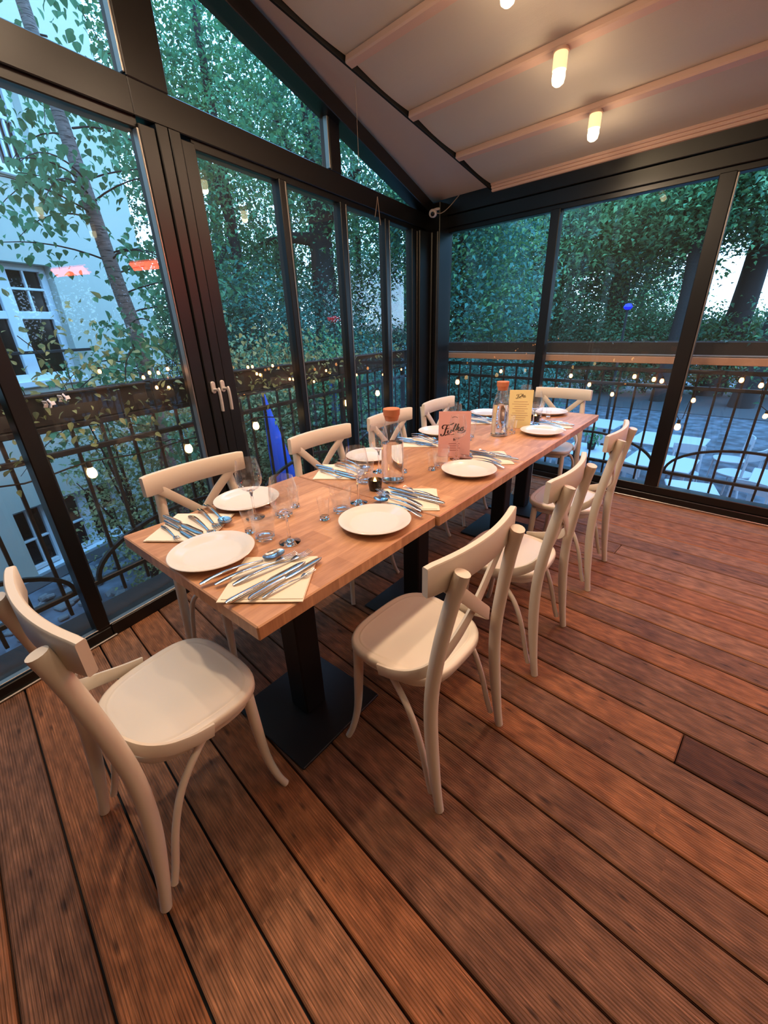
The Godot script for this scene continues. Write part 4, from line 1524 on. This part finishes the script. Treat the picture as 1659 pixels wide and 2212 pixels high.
func make_bulb(called: String, glow_mat: Material, k: float) -> Node3D:
	var t := thing(called, "", "bulb")
	var g := Geo.new()
	g.lathe([Vector2(0, 0.055), Vector2(0.011, 0.055), Vector2(0.0135, 0.05), Vector2(0.0135, 0.022), Vector2(0.0, 0.022)], 16, Vector3.ZERO, Basis.from_scale(Vector3.ONE * k), true)
	part("socket", g.mesh(), M.seal, t)
	g = Geo.new()
	g.lathe([Vector2(0, 0.022), Vector2(0.012, 0.021), Vector2(0.021, 0.006), Vector2(0.0245, -0.012), Vector2(0.021, -0.028), Vector2(0.011, -0.037), Vector2(0, -0.039)], 20, Vector3.ZERO, Basis.from_scale(Vector3.ONE * k), true)
	part("glass", g.mesh(), glow_mat, t)
	return t


func festoon() -> void:
	# big bulbs hung on a cable along the left railing, 0.56 m apart
	var big := make_bulb("festoon_bulb", M.bulb, 0.95)
	var pts := []
	var used := false
	var names := ["", "", "before the glass doors, lowest in view", "close to the door post", "", "", "between the second and third panes past the doors", "", "next to the corner post", ""]
	for i in 8:
		var s := -0.9 + 0.566 * i
		var y := 0.795 + 0.02 * sin(i * 1.7) + 0.012 * maxf(0.0, i - 5)
		pts.append(left_frame * Vector3(s - 0.283, 0.815, -0.25))
		pts.append(left_frame * Vector3(s, y + 0.05, -0.25))
		var at := Transform3D(Basis(Vector3.RIGHT, rng.randf_range(-0.1, 0.1)), left_frame * Vector3(s, y, -0.25))
		var label := "warm filament bulb on the left balustrade, number of bulbs from the corner: %d" % (8 - i)
		label = ["leftmost warm filament bulb on the left balustrade", "warm filament bulb low on the left balustrade outside the frame edge", "large warm filament bulb left of the first window-side chair", "large warm filament bulb just left of the door post", "warm filament bulb behind the door stiles on the balustrade", "warm filament bulb on the balustrade behind the second window-side chair", "large warm filament bulb above the third window-side chair", "warm filament bulb on the left balustrade nearest the corner post"][i]
		if not used:
			used = true
			big.transform = at
			tag(big, label, "", "bulbs on the left balustrade")
		else:
			dup(big, at, label, "bulbs on the left balustrade")
	var c := thing("light_cable", "black cable of the bulbs along the left balustrade", "cable")
	var g := Geo.new()
	g.tube(spline(pts, 3), [0.004], 6)
	part("cable", g.mesh(), M.seal, c)
	# bulbs along the far balustrade: [u, y]
	var far_list := [[-1.93, 0.83], [-1.38, 0.97], [-0.95, 1.02], [-0.76, 0.83], [-0.64, 0.96], [-0.46, 0.89], [-0.25, 0.82], [-0.1, 0.98], [0.05, 0.965], [0.11, 0.955], [0.3, 0.60], [0.36, 0.82], [0.62, 0.99], [0.74, 0.96], [0.82, 0.745], [1.25, 0.9], [1.8, 0.85]]
	used = false
	var small := make_bulb("string_bulb", M.small_bulb, 0.62)
	pts = []
	for i in far_list.size():
		var d: Array = far_list[i]
		var k: float = 1.5 if i == 0 or i == 10 else 1.0
		var at := Transform3D(Basis.from_scale(Vector3.ONE * k), far_frame * Vector3(d[0], d[1], -0.24))
		pts.append(far_frame * Vector3(d[0], d[1] + 0.033 * k, -0.245))
		var label: String = "small glowing string bulb, %s along the far balustrade counting from the corner post" % ORD[i]
		if i == 0:
			label = "glowing bulb on the far balustrade closest to the corner post"
		elif i == 10:
			label = "glowing bulb hanging lowest, beside the mullion above the terrace tables"
		if not used:
			used = true
			small.transform = at
			tag(small, label, "", "bulbs along the far balustrade")
		else:
			dup(small, at, label, "bulbs along the far balustrade")
	var c2 := thing("light_cable", "black cable of the string bulbs along the far balustrade", "cable")
	g = Geo.new()
	g.tube(spline(pts, 4), [0.003], 5)
	part("cable", g.mesh(), M.seal, c2)
	# little fairy lights in the left planters
	var fl := [[0.75, 1.25], [0.6, 1.22], [0.64, 1.24], [0.69, 1.235], [0.39, 1.27], [0.73, 1.15], [0.66, 1.16], [1.33, 1.21], [1.37, 1.21], [1.56, 1.2], [1.83, 1.15], [1.87, 1.145], [2.17, 1.11], [2.22, 1.09], [1.4, 1.16], [1.43, 1.15], [1.72, 1.09], [1.76, 1.085], [2.0, 1.04], [2.62, 1.03], [2.55, 0.99], [3.1, 0.985], [3.5, 1.0]]
	var proto := make_bulb("fairy_light", M.small_bulb, 0.34)
	used = false
	pts = []
	var nth := 0
	fl.sort_custom(func(a, b): return a[0] < b[0])
	for d in fl:
		var at := Transform3D(Basis.IDENTITY, left_frame * Vector3(d[0], d[1], -0.2))
		pts.append(left_frame * Vector3(d[0], d[1] + 0.018, -0.2))
		if not used:
			used = true
			proto.transform = at
			tag(proto, "tiny glowing fairy light, first along the left planters counting from the left", "", "fairy lights on the left planters")
		else:
			dup(proto, at, "tiny glowing fairy light, %s along the left planters counting from the left" % ORD[nth])
		nth += 1
	var c3 := thing("fairy_wire", "thin dark wire of fairy lights over the left planters", "wire")
	g = Geo.new()
	g.tube(spline(pts, 3), [0.0015], 4)
	part("wire", g.mesh(), M.seal, c3)


# ------------------------------------------------------------------ terrace
func terrace_furniture() -> void:
	var y := FLOOR_OUT
	var proto: Node3D = null
	var group := "white terrace tables"
	for d in [[-0.62, -8.1, 1.0, 0.9, -5, "white terrace table left of the second mullion, largest in view"], [-1.87, -8.9, 0.75, 0.8, -5, "small white terrace table farthest back"], [-1.45, -6.75, 0.85, 0.85, -5, "white terrace table with the potted plant, behind the far chair"], [-0.55, -6.75, 0.8, 0.75, -5, "white terrace table behind the rightmost chair back"], [0.85, -6.6, 0.85, 0.85, -5, "white terrace table at the right edge by the blurred chair"], [-0.1, -5.75, 0.5, 0.5, 12, "small white terrace table under the arch"]]:
		var at := place(d[0], y, d[1], d[4])
		var t := thing("terrace_table", d[5], "table", at, group)
		part("tabletop", boxed(Vector3(d[2], 0.03, d[3]), 0.008), M.terrace_white, t, shift(0, 0.735, 0))
		for sx in [-1, 1]:
			for sz in [-1, 1]:
				part("leg", boxed(Vector3(0.04, 0.72, 0.04), 0.004), M.terrace_white, t, shift(sx * (d[2] * 0.5 - 0.06), 0.36, sz * (d[3] * 0.5 - 0.06)))
	var c := thing("terrace_chair", "", "chair")
	var g := Geo.new()
	var out := []
	for i in 32:
		var a := TAU * i / 32
		out.append(Vector2(signf(cos(a)) * pow(absf(cos(a)), 0.7) * 0.21, signf(sin(a)) * pow(absf(sin(a)), 0.7) * 0.21))
	g.slab(out, 0.43, 0.46, 0.01)
	part("seat", g.mesh(), M.terrace_white, c)
	g = Geo.new()
	var pts := []
	for i in 13:
		var x := lerpf(-0.2, 0.2, i / 12.0)
		pts.append(Vector3(x, 0.77, 0.23 - 0.9 * x * x))
	g.sweep(pts, [Vector2(-0.01, -0.07), Vector2(0.01, -0.07), Vector2(0.01, 0.07), Vector2(-0.01, 0.07)], [1.0], Vector3.UP, false)
	part("backrest", g.mesh(), M.terrace_white, c)
	for sx in [-1.0, 1.0]:
		g = Geo.new()
		g.tube(spline([Vector3(sx * 0.2, 0, 0.24), Vector3(sx * 0.185, 0.44, 0.18), Vector3(sx * 0.17, 0.8, 0.2)], 5), [0.016], 8)
		part("rear_leg", g.mesh(), M.terrace_white, c)
		g = Geo.new()
		g.tube([Vector3(sx * 0.19, 0, -0.19), Vector3(sx * 0.165, 0.44, -0.16)], [0.014, 0.017], 8)
		part("front_leg", g.mesh(), M.terrace_white, c)
	var list := [[0.22, -8.55, 100.0, "white terrace chair at the right of the largest terrace table"], [0.32, -7.75, 60.0, "white terrace chair turned aside beyond the arch"], [0.36, -5.85, 160.0, "white terrace chair nearest the far glass, its back towards the room"], [-0.95, -5.9, 150.0, "white terrace chair behind the rightmost indoor chair"], [-1.5, -7.75, 20.0, "white terrace chair between the two rear terrace tables"], [-0.3, -7.35, 180.0, "white terrace chair tucked under the middle terrace table"], [-2.15, -6.2, 140.0, "white terrace chair behind the far end of the dining table"]]
	for i in list.size():
		var d: Array = list[i]
		var at := place(d[0], y, d[1], d[2])
		if i == 0:
			c.transform = at
			tag(c, d[3], "chair", "white terrace chairs")
		else:
			dup(c, at, d[3])
	# potted plant on a terrace table
	var p := thing("potted_plant", "small green plant in a pot on a white terrace table", "plant", shift(-1.5, y + 0.752, -6.85))
	g = Geo.new()
	g.lathe([Vector2(0, 0), Vector2(0.05, 0), Vector2(0.065, 0.1), Vector2(0.055, 0.1), Vector2(0.0, 0.09)], 20)
	part("pot", g.mesh(), M.trough, p)
	var where := []
	for i in 60:
		where.append(Transform3D(Basis.from_euler(Vector3(rng.randf_range(-1, 1), rng.randf() * TAU, 0)) * Basis.from_scale(Vector3.ONE * 0.9), Vector3(rng.randfn(0, 0.06), 0.2 + rng.randfn(0, 0.07), rng.randfn(0, 0.06))))
	scatter("foliage", leaf_mesh(0.09, 0.5), M.leaf1, where, p)
	# folded blue parasols
	for d in [[-3.55, -2.72, "closed bright blue parasol leaning beyond the left glass doors"], [-4.0, -4.15, "closed blue parasol farther off between the mullions"]]:
		var t := thing("parasol", d[2], "parasol", Transform3D(Basis(Vector3(0, 0, 1), deg_to_rad(12)), Vector3(d[0], y, d[1])), "closed blue parasols")
		g = Geo.new()
		g.tube([Vector3(0, 0, 0), Vector3(0, 2.0, 0)], [0.02, 0.02], 8)
		part("pole", g.mesh(), M.white_frame, t)
		g = Geo.new()
		var prof := []
		for i in 9:
			var f := i / 8.0
			prof.append(Vector2(0.02 + 0.13 * sin(PI * pow(f, 0.6)) * (1.0 - 0.4 * f), 0.7 + 1.3 * f))
		g.lathe(prof, 10)
		part("folded_cloth", g.mesh(), M.blue_cloth, t)
	var bl := thing("blue_light", "small vivid blue light on a thin post among the trees", "light", shift(-1.9, y, -9.6))
	g = Geo.new()
	g.tube([Vector3(0, 0, 0), Vector3(0, 2.75, 0)], [0.03, 0.02], 8)
	part("post", g.mesh(), M.bark_dark, bl)
	g = Geo.new()
	g.lathe([Vector2(0, -0.05), Vector2(0.05, -0.04), Vector2(0.08, 0.0), Vector2(0.05, 0.05), Vector2(0, 0.06)], 14)
	part("lamp_glass", g.mesh(), M.blue_glow, bl, shift(0, 2.8, 0))


# ------------------------------------------------------------------ plants
func leaf_mesh(l: float, k: float) -> ArrayMesh:      # one pointed leaf folded along its midrib
	var g := Geo.new()
	var w := l * k * 0.5
	for sd in [-1.0, 1.0]:
		var rib := [Vector3.ZERO, Vector3(0, 0.03, 0.3) * l, Vector3(0, 0.0, 0.65) * l, Vector3(0, -0.12, 1.0) * l]
		var edge := [Vector3(sd * w * 0.75, 0.1 * l, 0.14 * l), Vector3(sd * w, 0.12 * l, 0.36 * l), Vector3(sd * w * 0.6, 0.03 * l, 0.7 * l)]
		var nrm := Vector3(-sd * 0.3, 1, 0).normalized()
		g.tri(rib[0], edge[0], rib[1], nrm, nrm, nrm)
		g.tri(edge[0], edge[1], rib[1], nrm, nrm, nrm)
		g.tri(edge[1], rib[2], rib[1], nrm, nrm, nrm)
		g.tri(edge[1], edge[2], rib[2], nrm, nrm, nrm)
		g.tri(edge[2], rib[3], rib[2], nrm, nrm, nrm)
	return g.mesh()


func cluster_mesh(s: int, count: int, spread: float, l: float, k: float) -> ArrayMesh:
	var r := RandomNumberGenerator.new()
	r.seed = s
	var g := Geo.new()
	for i in count:
		var b := Basis.from_euler(Vector3(r.randf_range(-0.9, 0.9), r.randf() * TAU, r.randf_range(-0.8, 0.8))) * Basis.from_scale(Vector3.ONE * r.randf_range(0.7, 1.25))
		var o := Vector3(r.randfn(0, 1), r.randfn(0, 0.7), r.randfn(0, 1)) * spread
		var w := l * k * 0.5
		var a := o
		var tip := o + b * Vector3(0, -0.12 * l, l)
		var m := o + b * Vector3(0, 0.04 * l, 0.45 * l)
		for sd in [-1.0, 1.0]:
			var e := o + b * Vector3(sd * w, 0.14 * l, 0.36 * l)
			var nrm := (e - a).cross(m - a).normalized()
			if nrm.dot(b.y) < 0.0:
				nrm = -nrm
			g.tri(a, e, m, nrm, nrm, nrm)
			g.tri(e, tip, m, nrm, nrm, nrm)
	return g.mesh()


func scatter(called: String, mesh: Mesh, m: Material, where: Array, parent: Node) -> MultiMeshInstance3D:
	var mm := MultiMesh.new()
	mm.transform_format = MultiMesh.TRANSFORM_3D
	mm.mesh = mesh
	mm.instance_count = where.size()
	for i in where.size():
		mm.set_instance_transform(i, where[i])
	var o := MultiMeshInstance3D.new()
	o.name = called
	o.multimesh = mm
	o.material_override = m
	o.set_meta("kind", "stuff")
	parent.add_child(o, true)
	return o


func birch() -> void:
	var base := Vector3(-4.0, FLOOR_OUT, -1.6)
	var t := thing("birch_tree", "slim birch with speckled trunk and sparse round leaves close outside the left glass", "tree", Transform3D(Basis.IDENTITY, base))
	var tr := [Vector3(0, 0, 0), Vector3(0.0, 1.5, 0.02), Vector3(0.0, 2.5, 0.01), Vector3(-0.01, 2.95, 0.05), Vector3(-0.03, 3.6, 0.1), Vector3(-0.04, 4.1, 0.14), Vector3(-0.02, 5.0, 0.2), Vector3(0.03, 6.4, 0.25)]
	var p := spline(tr, 4)
	var r := []
	for q in p:
		r.append(0.085 - 0.0105 * q.y)
	var g := Geo.new()
	g.tube(p, r, 12)
	part("trunk", g.mesh(), M.bark_birch, t)
	# branches that rise from the trunk and then droop
	var where := []
	var n := 0
	for i in 60:
		var h := rng.randf_range(1.6, 5.8)
		var o := Vector3(-0.02, h, 0.02 * h)
		var a := rng.randf() * TAU
		var d := Vector3(cos(a), 0, sin(a))
		if h < 2.4 and d.z < -0.2:
			d.z = -d.z
		var l := rng.randf_range(0.45, 1.15)
		var c := o + d * l * 0.5 + Vector3(0, 0.22 * l, 0)
		var e := o + d * l + Vector3(0, rng.randf_range(-0.35, 0.2) * l, 0)
		var pts := arc_points(o, c, e, 7)
		var rr := []
		for k in pts.size():
			rr.append(lerpf(0.007, 0.002, k / 7.0))
		g = Geo.new()
		g.tube(pts, rr, 6)
		part("branch", g.mesh(), M.bark_dark, t)
		n += 1
		for k in int(70 * l):
			var f := rng.randf_range(0.25, 1.0)
			var q: Vector3 = pts[int(f * 7)] + Vector3(rng.randfn(0, 0.09), rng.randfn(-0.04, 0.09), rng.randfn(0, 0.09))
			where.append(Transform3D(Basis.from_euler(Vector3(rng.randf_range(0.3, 1.5), rng.randf() * TAU, rng.randf_range(-0.6, 0.6))) * Basis.from_scale(Vector3.ONE * rng.randf_range(0.7, 1.3)), q))
	scatter("leaves", leaf_mesh(0.055, 0.85), M.leaf1, where, t)


func tree(called: String, label: String, at: Vector3, trunk: Array, crowns: Array, m: Material, clusters: int, size: float, group: String, grow := 1.0) -> void:
	# trunk: [lean x, lean z, height, radius]; crowns: [centre, radii] lists in the tree's own axes
	var t := thing(called, label, "tree", Transform3D(Basis.from_scale(Vector3.ONE * grow), at), group)
	var top := Vector3(trunk[0], trunk[2], trunk[1])
	var p := spline([Vector3.ZERO, top * 0.3 + Vector3(0.05, 0, 0.03), top * 0.65 - Vector3(0.04, 0, 0.05), top], 4)
	var r := []
	for q in p:
		r.append(trunk[3] * (1.0 - 0.6 * q.y / trunk[2]))
	var g := Geo.new()
	g.tube(p, r, 10)
	part("trunk", g.mesh(), M.bark_dark, t)
	var total := 0.0
	for c in crowns:
		total += c[1].x * c[1].y
	var where := []
	for c in crowns:
		var s: Vector3 = p[mini(p.size() - 1, int(p.size() * 0.55))]
		g = Geo.new()
		g.tube(arc_points(s, (s + c[0]) * 0.5 + Vector3(0, 0.3, 0), c[0], 6), [trunk[3] * 0.4, trunk[3] * 0.36, trunk[3] * 0.32, trunk[3] * 0.26, trunk[3] * 0.2, trunk[3] * 0.14, trunk[3] * 0.08], 7)
		part("branch", g.mesh(), M.bark_dark, t)
		for i in int(clusters * c[1].x * c[1].y / total):
			var d := Vector3(rng.randfn(0, 1), rng.randfn(0, 1), rng.randfn(0, 1)).normalized() * pow(rng.randf(), 0.45)
			var b := Basis(Vector3.UP, rng.randf() * TAU) * Basis.from_scale(Vector3.ONE * size * rng.randf_range(0.7, 1.35))
			where.append(Transform3D(b, c[0] + d * c[1]))
	var second := []
	for i in range(where.size() - 1, -1, -1):
		if i % 3 == 0:
			second.append(where[i])
			where.remove_at(i)
	scatter("crown", M["cluster%d" % (rng.randi() % 3)], m, where, t)
	scatter("lighter_crown", M["cluster%d" % (rng.randi() % 3)], M.leaf3 if m != M.leaf3 else M.leaf1, second, t)


func polar(az: float, d: float) -> Vector3:
	return Vector3(sin(deg_to_rad(az)) * d, FLOOR_OUT, -cos(deg_to_rad(az)) * d)


func trees() -> void:
	for i in 3:
		M["cluster%d" % i] = cluster_mesh(50 + i, 24, 0.2, 0.085, 0.62)
	var grp := "trees of the garden"
	var V := func(x, y, z): return Vector3(x, y, z)
	tree("tall_tree", "tall tree with a thick dark trunk behind the middle panes of the left glass", polar(-46.5, 10.0), [0.1, 0.1, 7.5, 0.34], [[V.call(-0.6, 6.2, 0.3), V.call(2.0, 1.7, 1.9)], [V.call(1.2, 5.2, 0), V.call(1.7, 1.3, 1.6)], [V.call(-1.6, 4.2, 0.6), V.call(1.3, 0.9, 1.2)]], M.leaf0, 624, 1.0, grp)
	tree("tall_tree", "slender leaning tree behind the first pane right of the glass doors", polar(-56.0, 9.0), [-0.8, -0.4, 7.5, 0.15], [[V.call(-0.9, 6.4, 0), V.call(1.8, 1.7, 1.6)], [V.call(0.3, 4.8, 0.2), V.call(1.6, 1.1, 1.4)], [V.call(-0.3, 3.3, 0.4), V.call(1.3, 0.8, 1.1)]], M.leaf1, 478, 0.9, grp)
	tree("tall_tree", "tree showing through the upper left pane beside the pale house", polar(-63.5, 11.0), [0.2, 0.2, 8.5, 0.2], [[V.call(0, 7.2, 0), V.call(2.0, 2.0, 2.0)], [V.call(0.5, 5.0, 0), V.call(1.6, 1.6, 1.6)], [V.call(0.4, 3.0, 0), V.call(1.4, 1.2, 1.4)]], M.leaf0, 624, 0.95, grp)
	tree("tall_tree", "pale leafy tree behind the triangular upper panes", polar(-50.5, 14.0), [0.2, 0, 9.5, 0.22], [[V.call(0, 8.0, 0), V.call(2.6, 2.2, 2.4)], [V.call(0.3, 5.6, 0), V.call(2.2, 1.5, 2.0)], [V.call(-0.6, 3.6, 0.5), V.call(1.8, 1.2, 1.6)]], M.leaf1, 540, 1.2, grp)
	tree("tall_tree", "leafy tree behind the corner end of the left glass", polar(-38.0, 11.0), [0.1, 0, 7.0, 0.2], [[V.call(0, 5.2, 0), V.call(1.9, 1.5, 1.8)], [V.call(-0.6, 3.5, 0.3), V.call(1.7, 1.1, 1.5)]], M.leaf3, 416, 1.0, grp)
	tree("garden_tree", "dense blue-green tree with grey trunks right of the corner post", polar(-30.0, 9.5), [0.1, 0, 5.0, 0.2], [[V.call(0, 4.6, 0), V.call(1.8, 1.2, 1.6)], [V.call(0.1, 3.0, 0), V.call(1.7, 1.2, 1.5)]], M.leaf2, 1125, 1.0, grp)
	tree("garden_tree", "broad dark tree behind the second far pane", polar(-19.5, 20.1), [0.2, 0, 5.5, 0.26], [[V.call(0, 3.85, 0), V.call(2.4, 1.4, 1.8)], [V.call(-0.4, 2.25, 0), V.call(2.0, 1.0, 1.6)]], M.leaf0, 1125, 1.1, grp, 1.75)
	tree("garden_tree", "dark tree with a grey trunk beyond the small blue light", polar(-12.5, 19.2), [0.0, 0, 5.5, 0.24], [[V.call(0, 3.65, 0), V.call(2.2, 1.2, 1.7)], [V.call(0.2, 2.45, 0), V.call(1.5, 0.7, 1.3)]], M.leaf2, 975, 1.0, grp, 1.75)
	tree("garden_tree", "tree with a dark straight trunk seen through the rightmost pane", polar(-2.0, 19.2), [0.35, 0, 5.5, 0.26], [[V.call(-0.6, 3.75, 0), V.call(2.2, 1.15, 1.7)], [V.call(1.2, 3.45, 0.3), V.call(1.8, 1.0, 1.5)]], M.leaf0, 975, 1.0, grp, 1.75)
	tree("garden_tree", "dark trunked tree at the right edge of the picture", polar(1.0, 16.9), [0.3, 0, 5.0, 0.2], [[V.call(0.2, 3.65, 0), V.call(1.9, 1.1, 1.6)]], M.leaf0, 450, 1.0, grp, 1.75)
	tree("garden_tree", "overhanging leafy tree close beyond the second mullion of the far glass", polar(-6.5, 17.1), [0.1, 0.2, 4.8, 0.12], [[V.call(0, 3.15, 0.2), V.call(1.6, 0.8, 1.2)], [V.call(-0.8, 2.75, 0.1), V.call(1.2, 0.6, 1.0)]], M.leaf3, 637, 0.9, grp, 1.90)
	tree("garden_tree", "low bushy tree between the slender tree and the pale house", polar(-59.0, 10.0), [0.1, 0, 4.0, 0.12], [[V.call(0, 3.2, 0), V.call(1.6, 1.3, 1.4)], [V.call(0.3, 1.6, 0), V.call(1.4, 1.0, 1.2)]], M.leaf2, 337, 1.0, grp)
	tree("garden_tree", "low bushy tree left of the thick dark trunk", polar(-52.0, 11.5), [0.1, 0, 4.5, 0.14], [[V.call(0, 3.4, 0), V.call(1.7, 1.4, 1.4)], [V.call(-0.2, 1.8, 0), V.call(1.6, 1.0, 1.2)]], M.leaf0, 318, 1.0, grp)
	tree("garden_tree", "low bushy tree right of the thick dark trunk", polar(-42.5, 11.0), [0.1, 0, 4.5, 0.14], [[V.call(0, 3.2, 0), V.call(1.6, 1.2, 1.4)], [V.call(0.2, 1.6, 0), V.call(1.7, 1.1, 1.2)]], M.leaf2, 318, 1.0, grp)
	tree("garden_tree", "low bushy tree beyond the left end of the lane", polar(-35.0, 13.0), [0.1, 0, 4.5, 0.14], [[V.call(0, 3.0, 0), V.call(2.0, 1.6, 1.4)]], M.leaf1, 262, 1.1, grp)
	for d in [[9.0, 11.0, 0], [16.0, 9.5, 2], [24.0, 11.0, 0], [33.0, 10.0, 2], [43.0, 11.0, 0], [54.0, 10.0, 2]]:
		tree("garden_tree", "broad tree in the garden to the right, %s from the dark-trunked edge tree" % ORD[[9.0, 16.0, 24.0, 33.0, 43.0, 54.0].find(d[0])], polar(d[0], d[1]), [0.1, 0, 5.0, 0.2], [[V.call(0, 4.4, 0), V.call(2.0, 1.3, 1.6)], [V.call(0.2, 2.2, 0), V.call(1.8, 1.5, 1.5)]], M["leaf%d" % d[2]], 800, 1.15, grp)
	tree("garden_tree", "distant pale green tree behind the lane", polar(-10.0, 27.0), [0.1, 0, 6.0, 0.2], [[V.call(0, 3.4, 0), V.call(2.6, 1.6, 2.0)]], M.leaf3, 375, 1.5, grp)
	tree("garden_tree", "distant dark tree behind the corner", polar(-26.0, 17.0), [0.1, 0, 7.0, 0.25], [[V.call(0, 4.6, 0), V.call(3.4, 2.6, 2.4)]], M.leaf0, 675, 1.6, grp)
	tree("garden_tree", "distant dark tree between the left panes", polar(-42.5, 18.0), [0.1, 0, 8.0, 0.25], [[V.call(0, 4.6, 0), V.call(3.0, 3.0, 2.4)]], M.leaf2, 330, 1.6, grp)
	tree("garden_tree", "distant tree filling the gap beside the pale house", polar(-58.0, 17.0), [0.1, 0, 9.0, 0.25], [[V.call(0, 4.0, 0), V.call(2.6, 2.6, 2.4)], [V.call(0, 8.0, 0), V.call(2.4, 2.0, 2.4)]], M.leaf0, 330, 1.6, grp)


func shrub(label: String, at: Vector3, size: Vector3, m: Material, count: int, k: float) -> void:
	var t := thing("garden_shrub", label, "shrub", Transform3D(Basis.IDENTITY, at), "garden shrubs")
	var g := Geo.new()
	for i in 9:
		var e := Vector3(rng.randfn(0, 0.4) * size.x, size.y * rng.randf_range(0.6, 1.0), rng.randfn(0, 0.4) * size.z)
		g.tube(arc_points(Vector3(rng.randfn(0, 0.05), 0, rng.randfn(0, 0.05)), Vector3(e.x * 0.3, e.y * 0.6, e.z * 0.3), e, 5), [0.018, 0.016, 0.013, 0.01, 0.007, 0.004], 5)
	var st := part("stems", g.mesh(), M.bark_dark, t)
	st.set_meta("kind", "stuff")
	var where := []
	for i in count:
		var d := Vector3(rng.randfn(0, 1), rng.randfn(0, 1), rng.randfn(0, 1)).normalized() * pow(rng.randf(), 0.4)
		where.append(Transform3D(Basis(Vector3.UP, rng.randf() * TAU) * Basis.from_scale(Vector3.ONE * k * rng.randf_range(0.7, 1.3)), Vector3(d.x * size.x, size.y * 0.55 + d.y * size.y * 0.5, d.z * size.z)))
	scatter("foliage", M["cluster%d" % (rng.randi() % 3)], m, where, t)


func shrubs() -> void:
	var list := [
		["pale variegated shrub just right of the glass doors", polar(-57.0, 5.6), Vector3(0.75, 2.35, 0.7), "leaf4", 420, 0.62],
		["leafy shrub tangled under the birch beside the house corner", polar(-66.0, 4.9), Vector3(0.55, 2.3, 0.5), "leaf4", 330, 0.55],
		["yellowing low shrub left of the birch trunk", polar(-73.0, 4.4), Vector3(0.5, 2.2, 0.4), "leaf4", 200, 0.5],
		["mid-green shrub behind the first mullion past the doors", polar(-51.5, 6.0), Vector3(0.75, 2.45, 0.7), "leaf1", 420, 0.65],
		["mid-green shrub below the red flowers", polar(-46.0, 6.2), Vector3(0.8, 2.4, 0.7), "leaf3", 420, 0.65],
		["blue-green shrub beside the corner post outside the left glass", polar(-40.5, 6.6), Vector3(0.8, 2.3, 0.7), "leaf2", 400, 0.7],
		["dark shrub behind the thick-trunked tree", polar(-48.0, 9.0), Vector3(1.3, 3.2, 1.0), "leaf2", 520, 0.9],
		["dark shrub below the slender leaning tree", polar(-56.0, 8.2), Vector3(1.2, 3.4, 1.0), "leaf2", 520, 0.9],
		["deep green shrub in the gap beside the pale house", polar(-62.0, 8.0), Vector3(0.9, 3.6, 0.9), "leaf0", 420, 0.9],
		["clipped teal shrub right of the corner post", polar(-31.0, 8.0), Vector3(1.1, 2.1, 0.9), "leaf2", 520, 0.8],
		["clipped teal shrub behind the carafe with the cream card", polar(-24.5, 8.6), Vector3(1.2, 2.0, 0.9), "leaf2", 520, 0.85],
		["dark hedge shrub across the lane, left of the first far mullion", polar(-21.0, 18.0), Vector3(2.85, 3.64, 1.20), "leaf0", 520, 1.55],
		["dark hedge shrub across the lane, right of the first far mullion", polar(-14.5, 18.6), Vector3(2.85, 3.22, 1.20), "leaf1", 520, 1.55],
		["dark hedge shrub across the lane behind the second mullion", polar(-8.0, 19.0), Vector3(2.85, 2.80, 1.20), "leaf0", 520, 1.55],
		["bright green low hedge across the lane in the rightmost pane", polar(-2.0, 19.6), Vector3(2.85, 2.66, 1.20), "leaf3", 480, 1.55],
		["dark hedge shrub across the lane at the right edge", polar(5.0, 19.6), Vector3(2.85, 2.80, 1.20), "leaf0", 420, 1.55]]
	for d in list:
		shrub(d[0], d[1], d[2], M[d[3]], d[4], d[5])
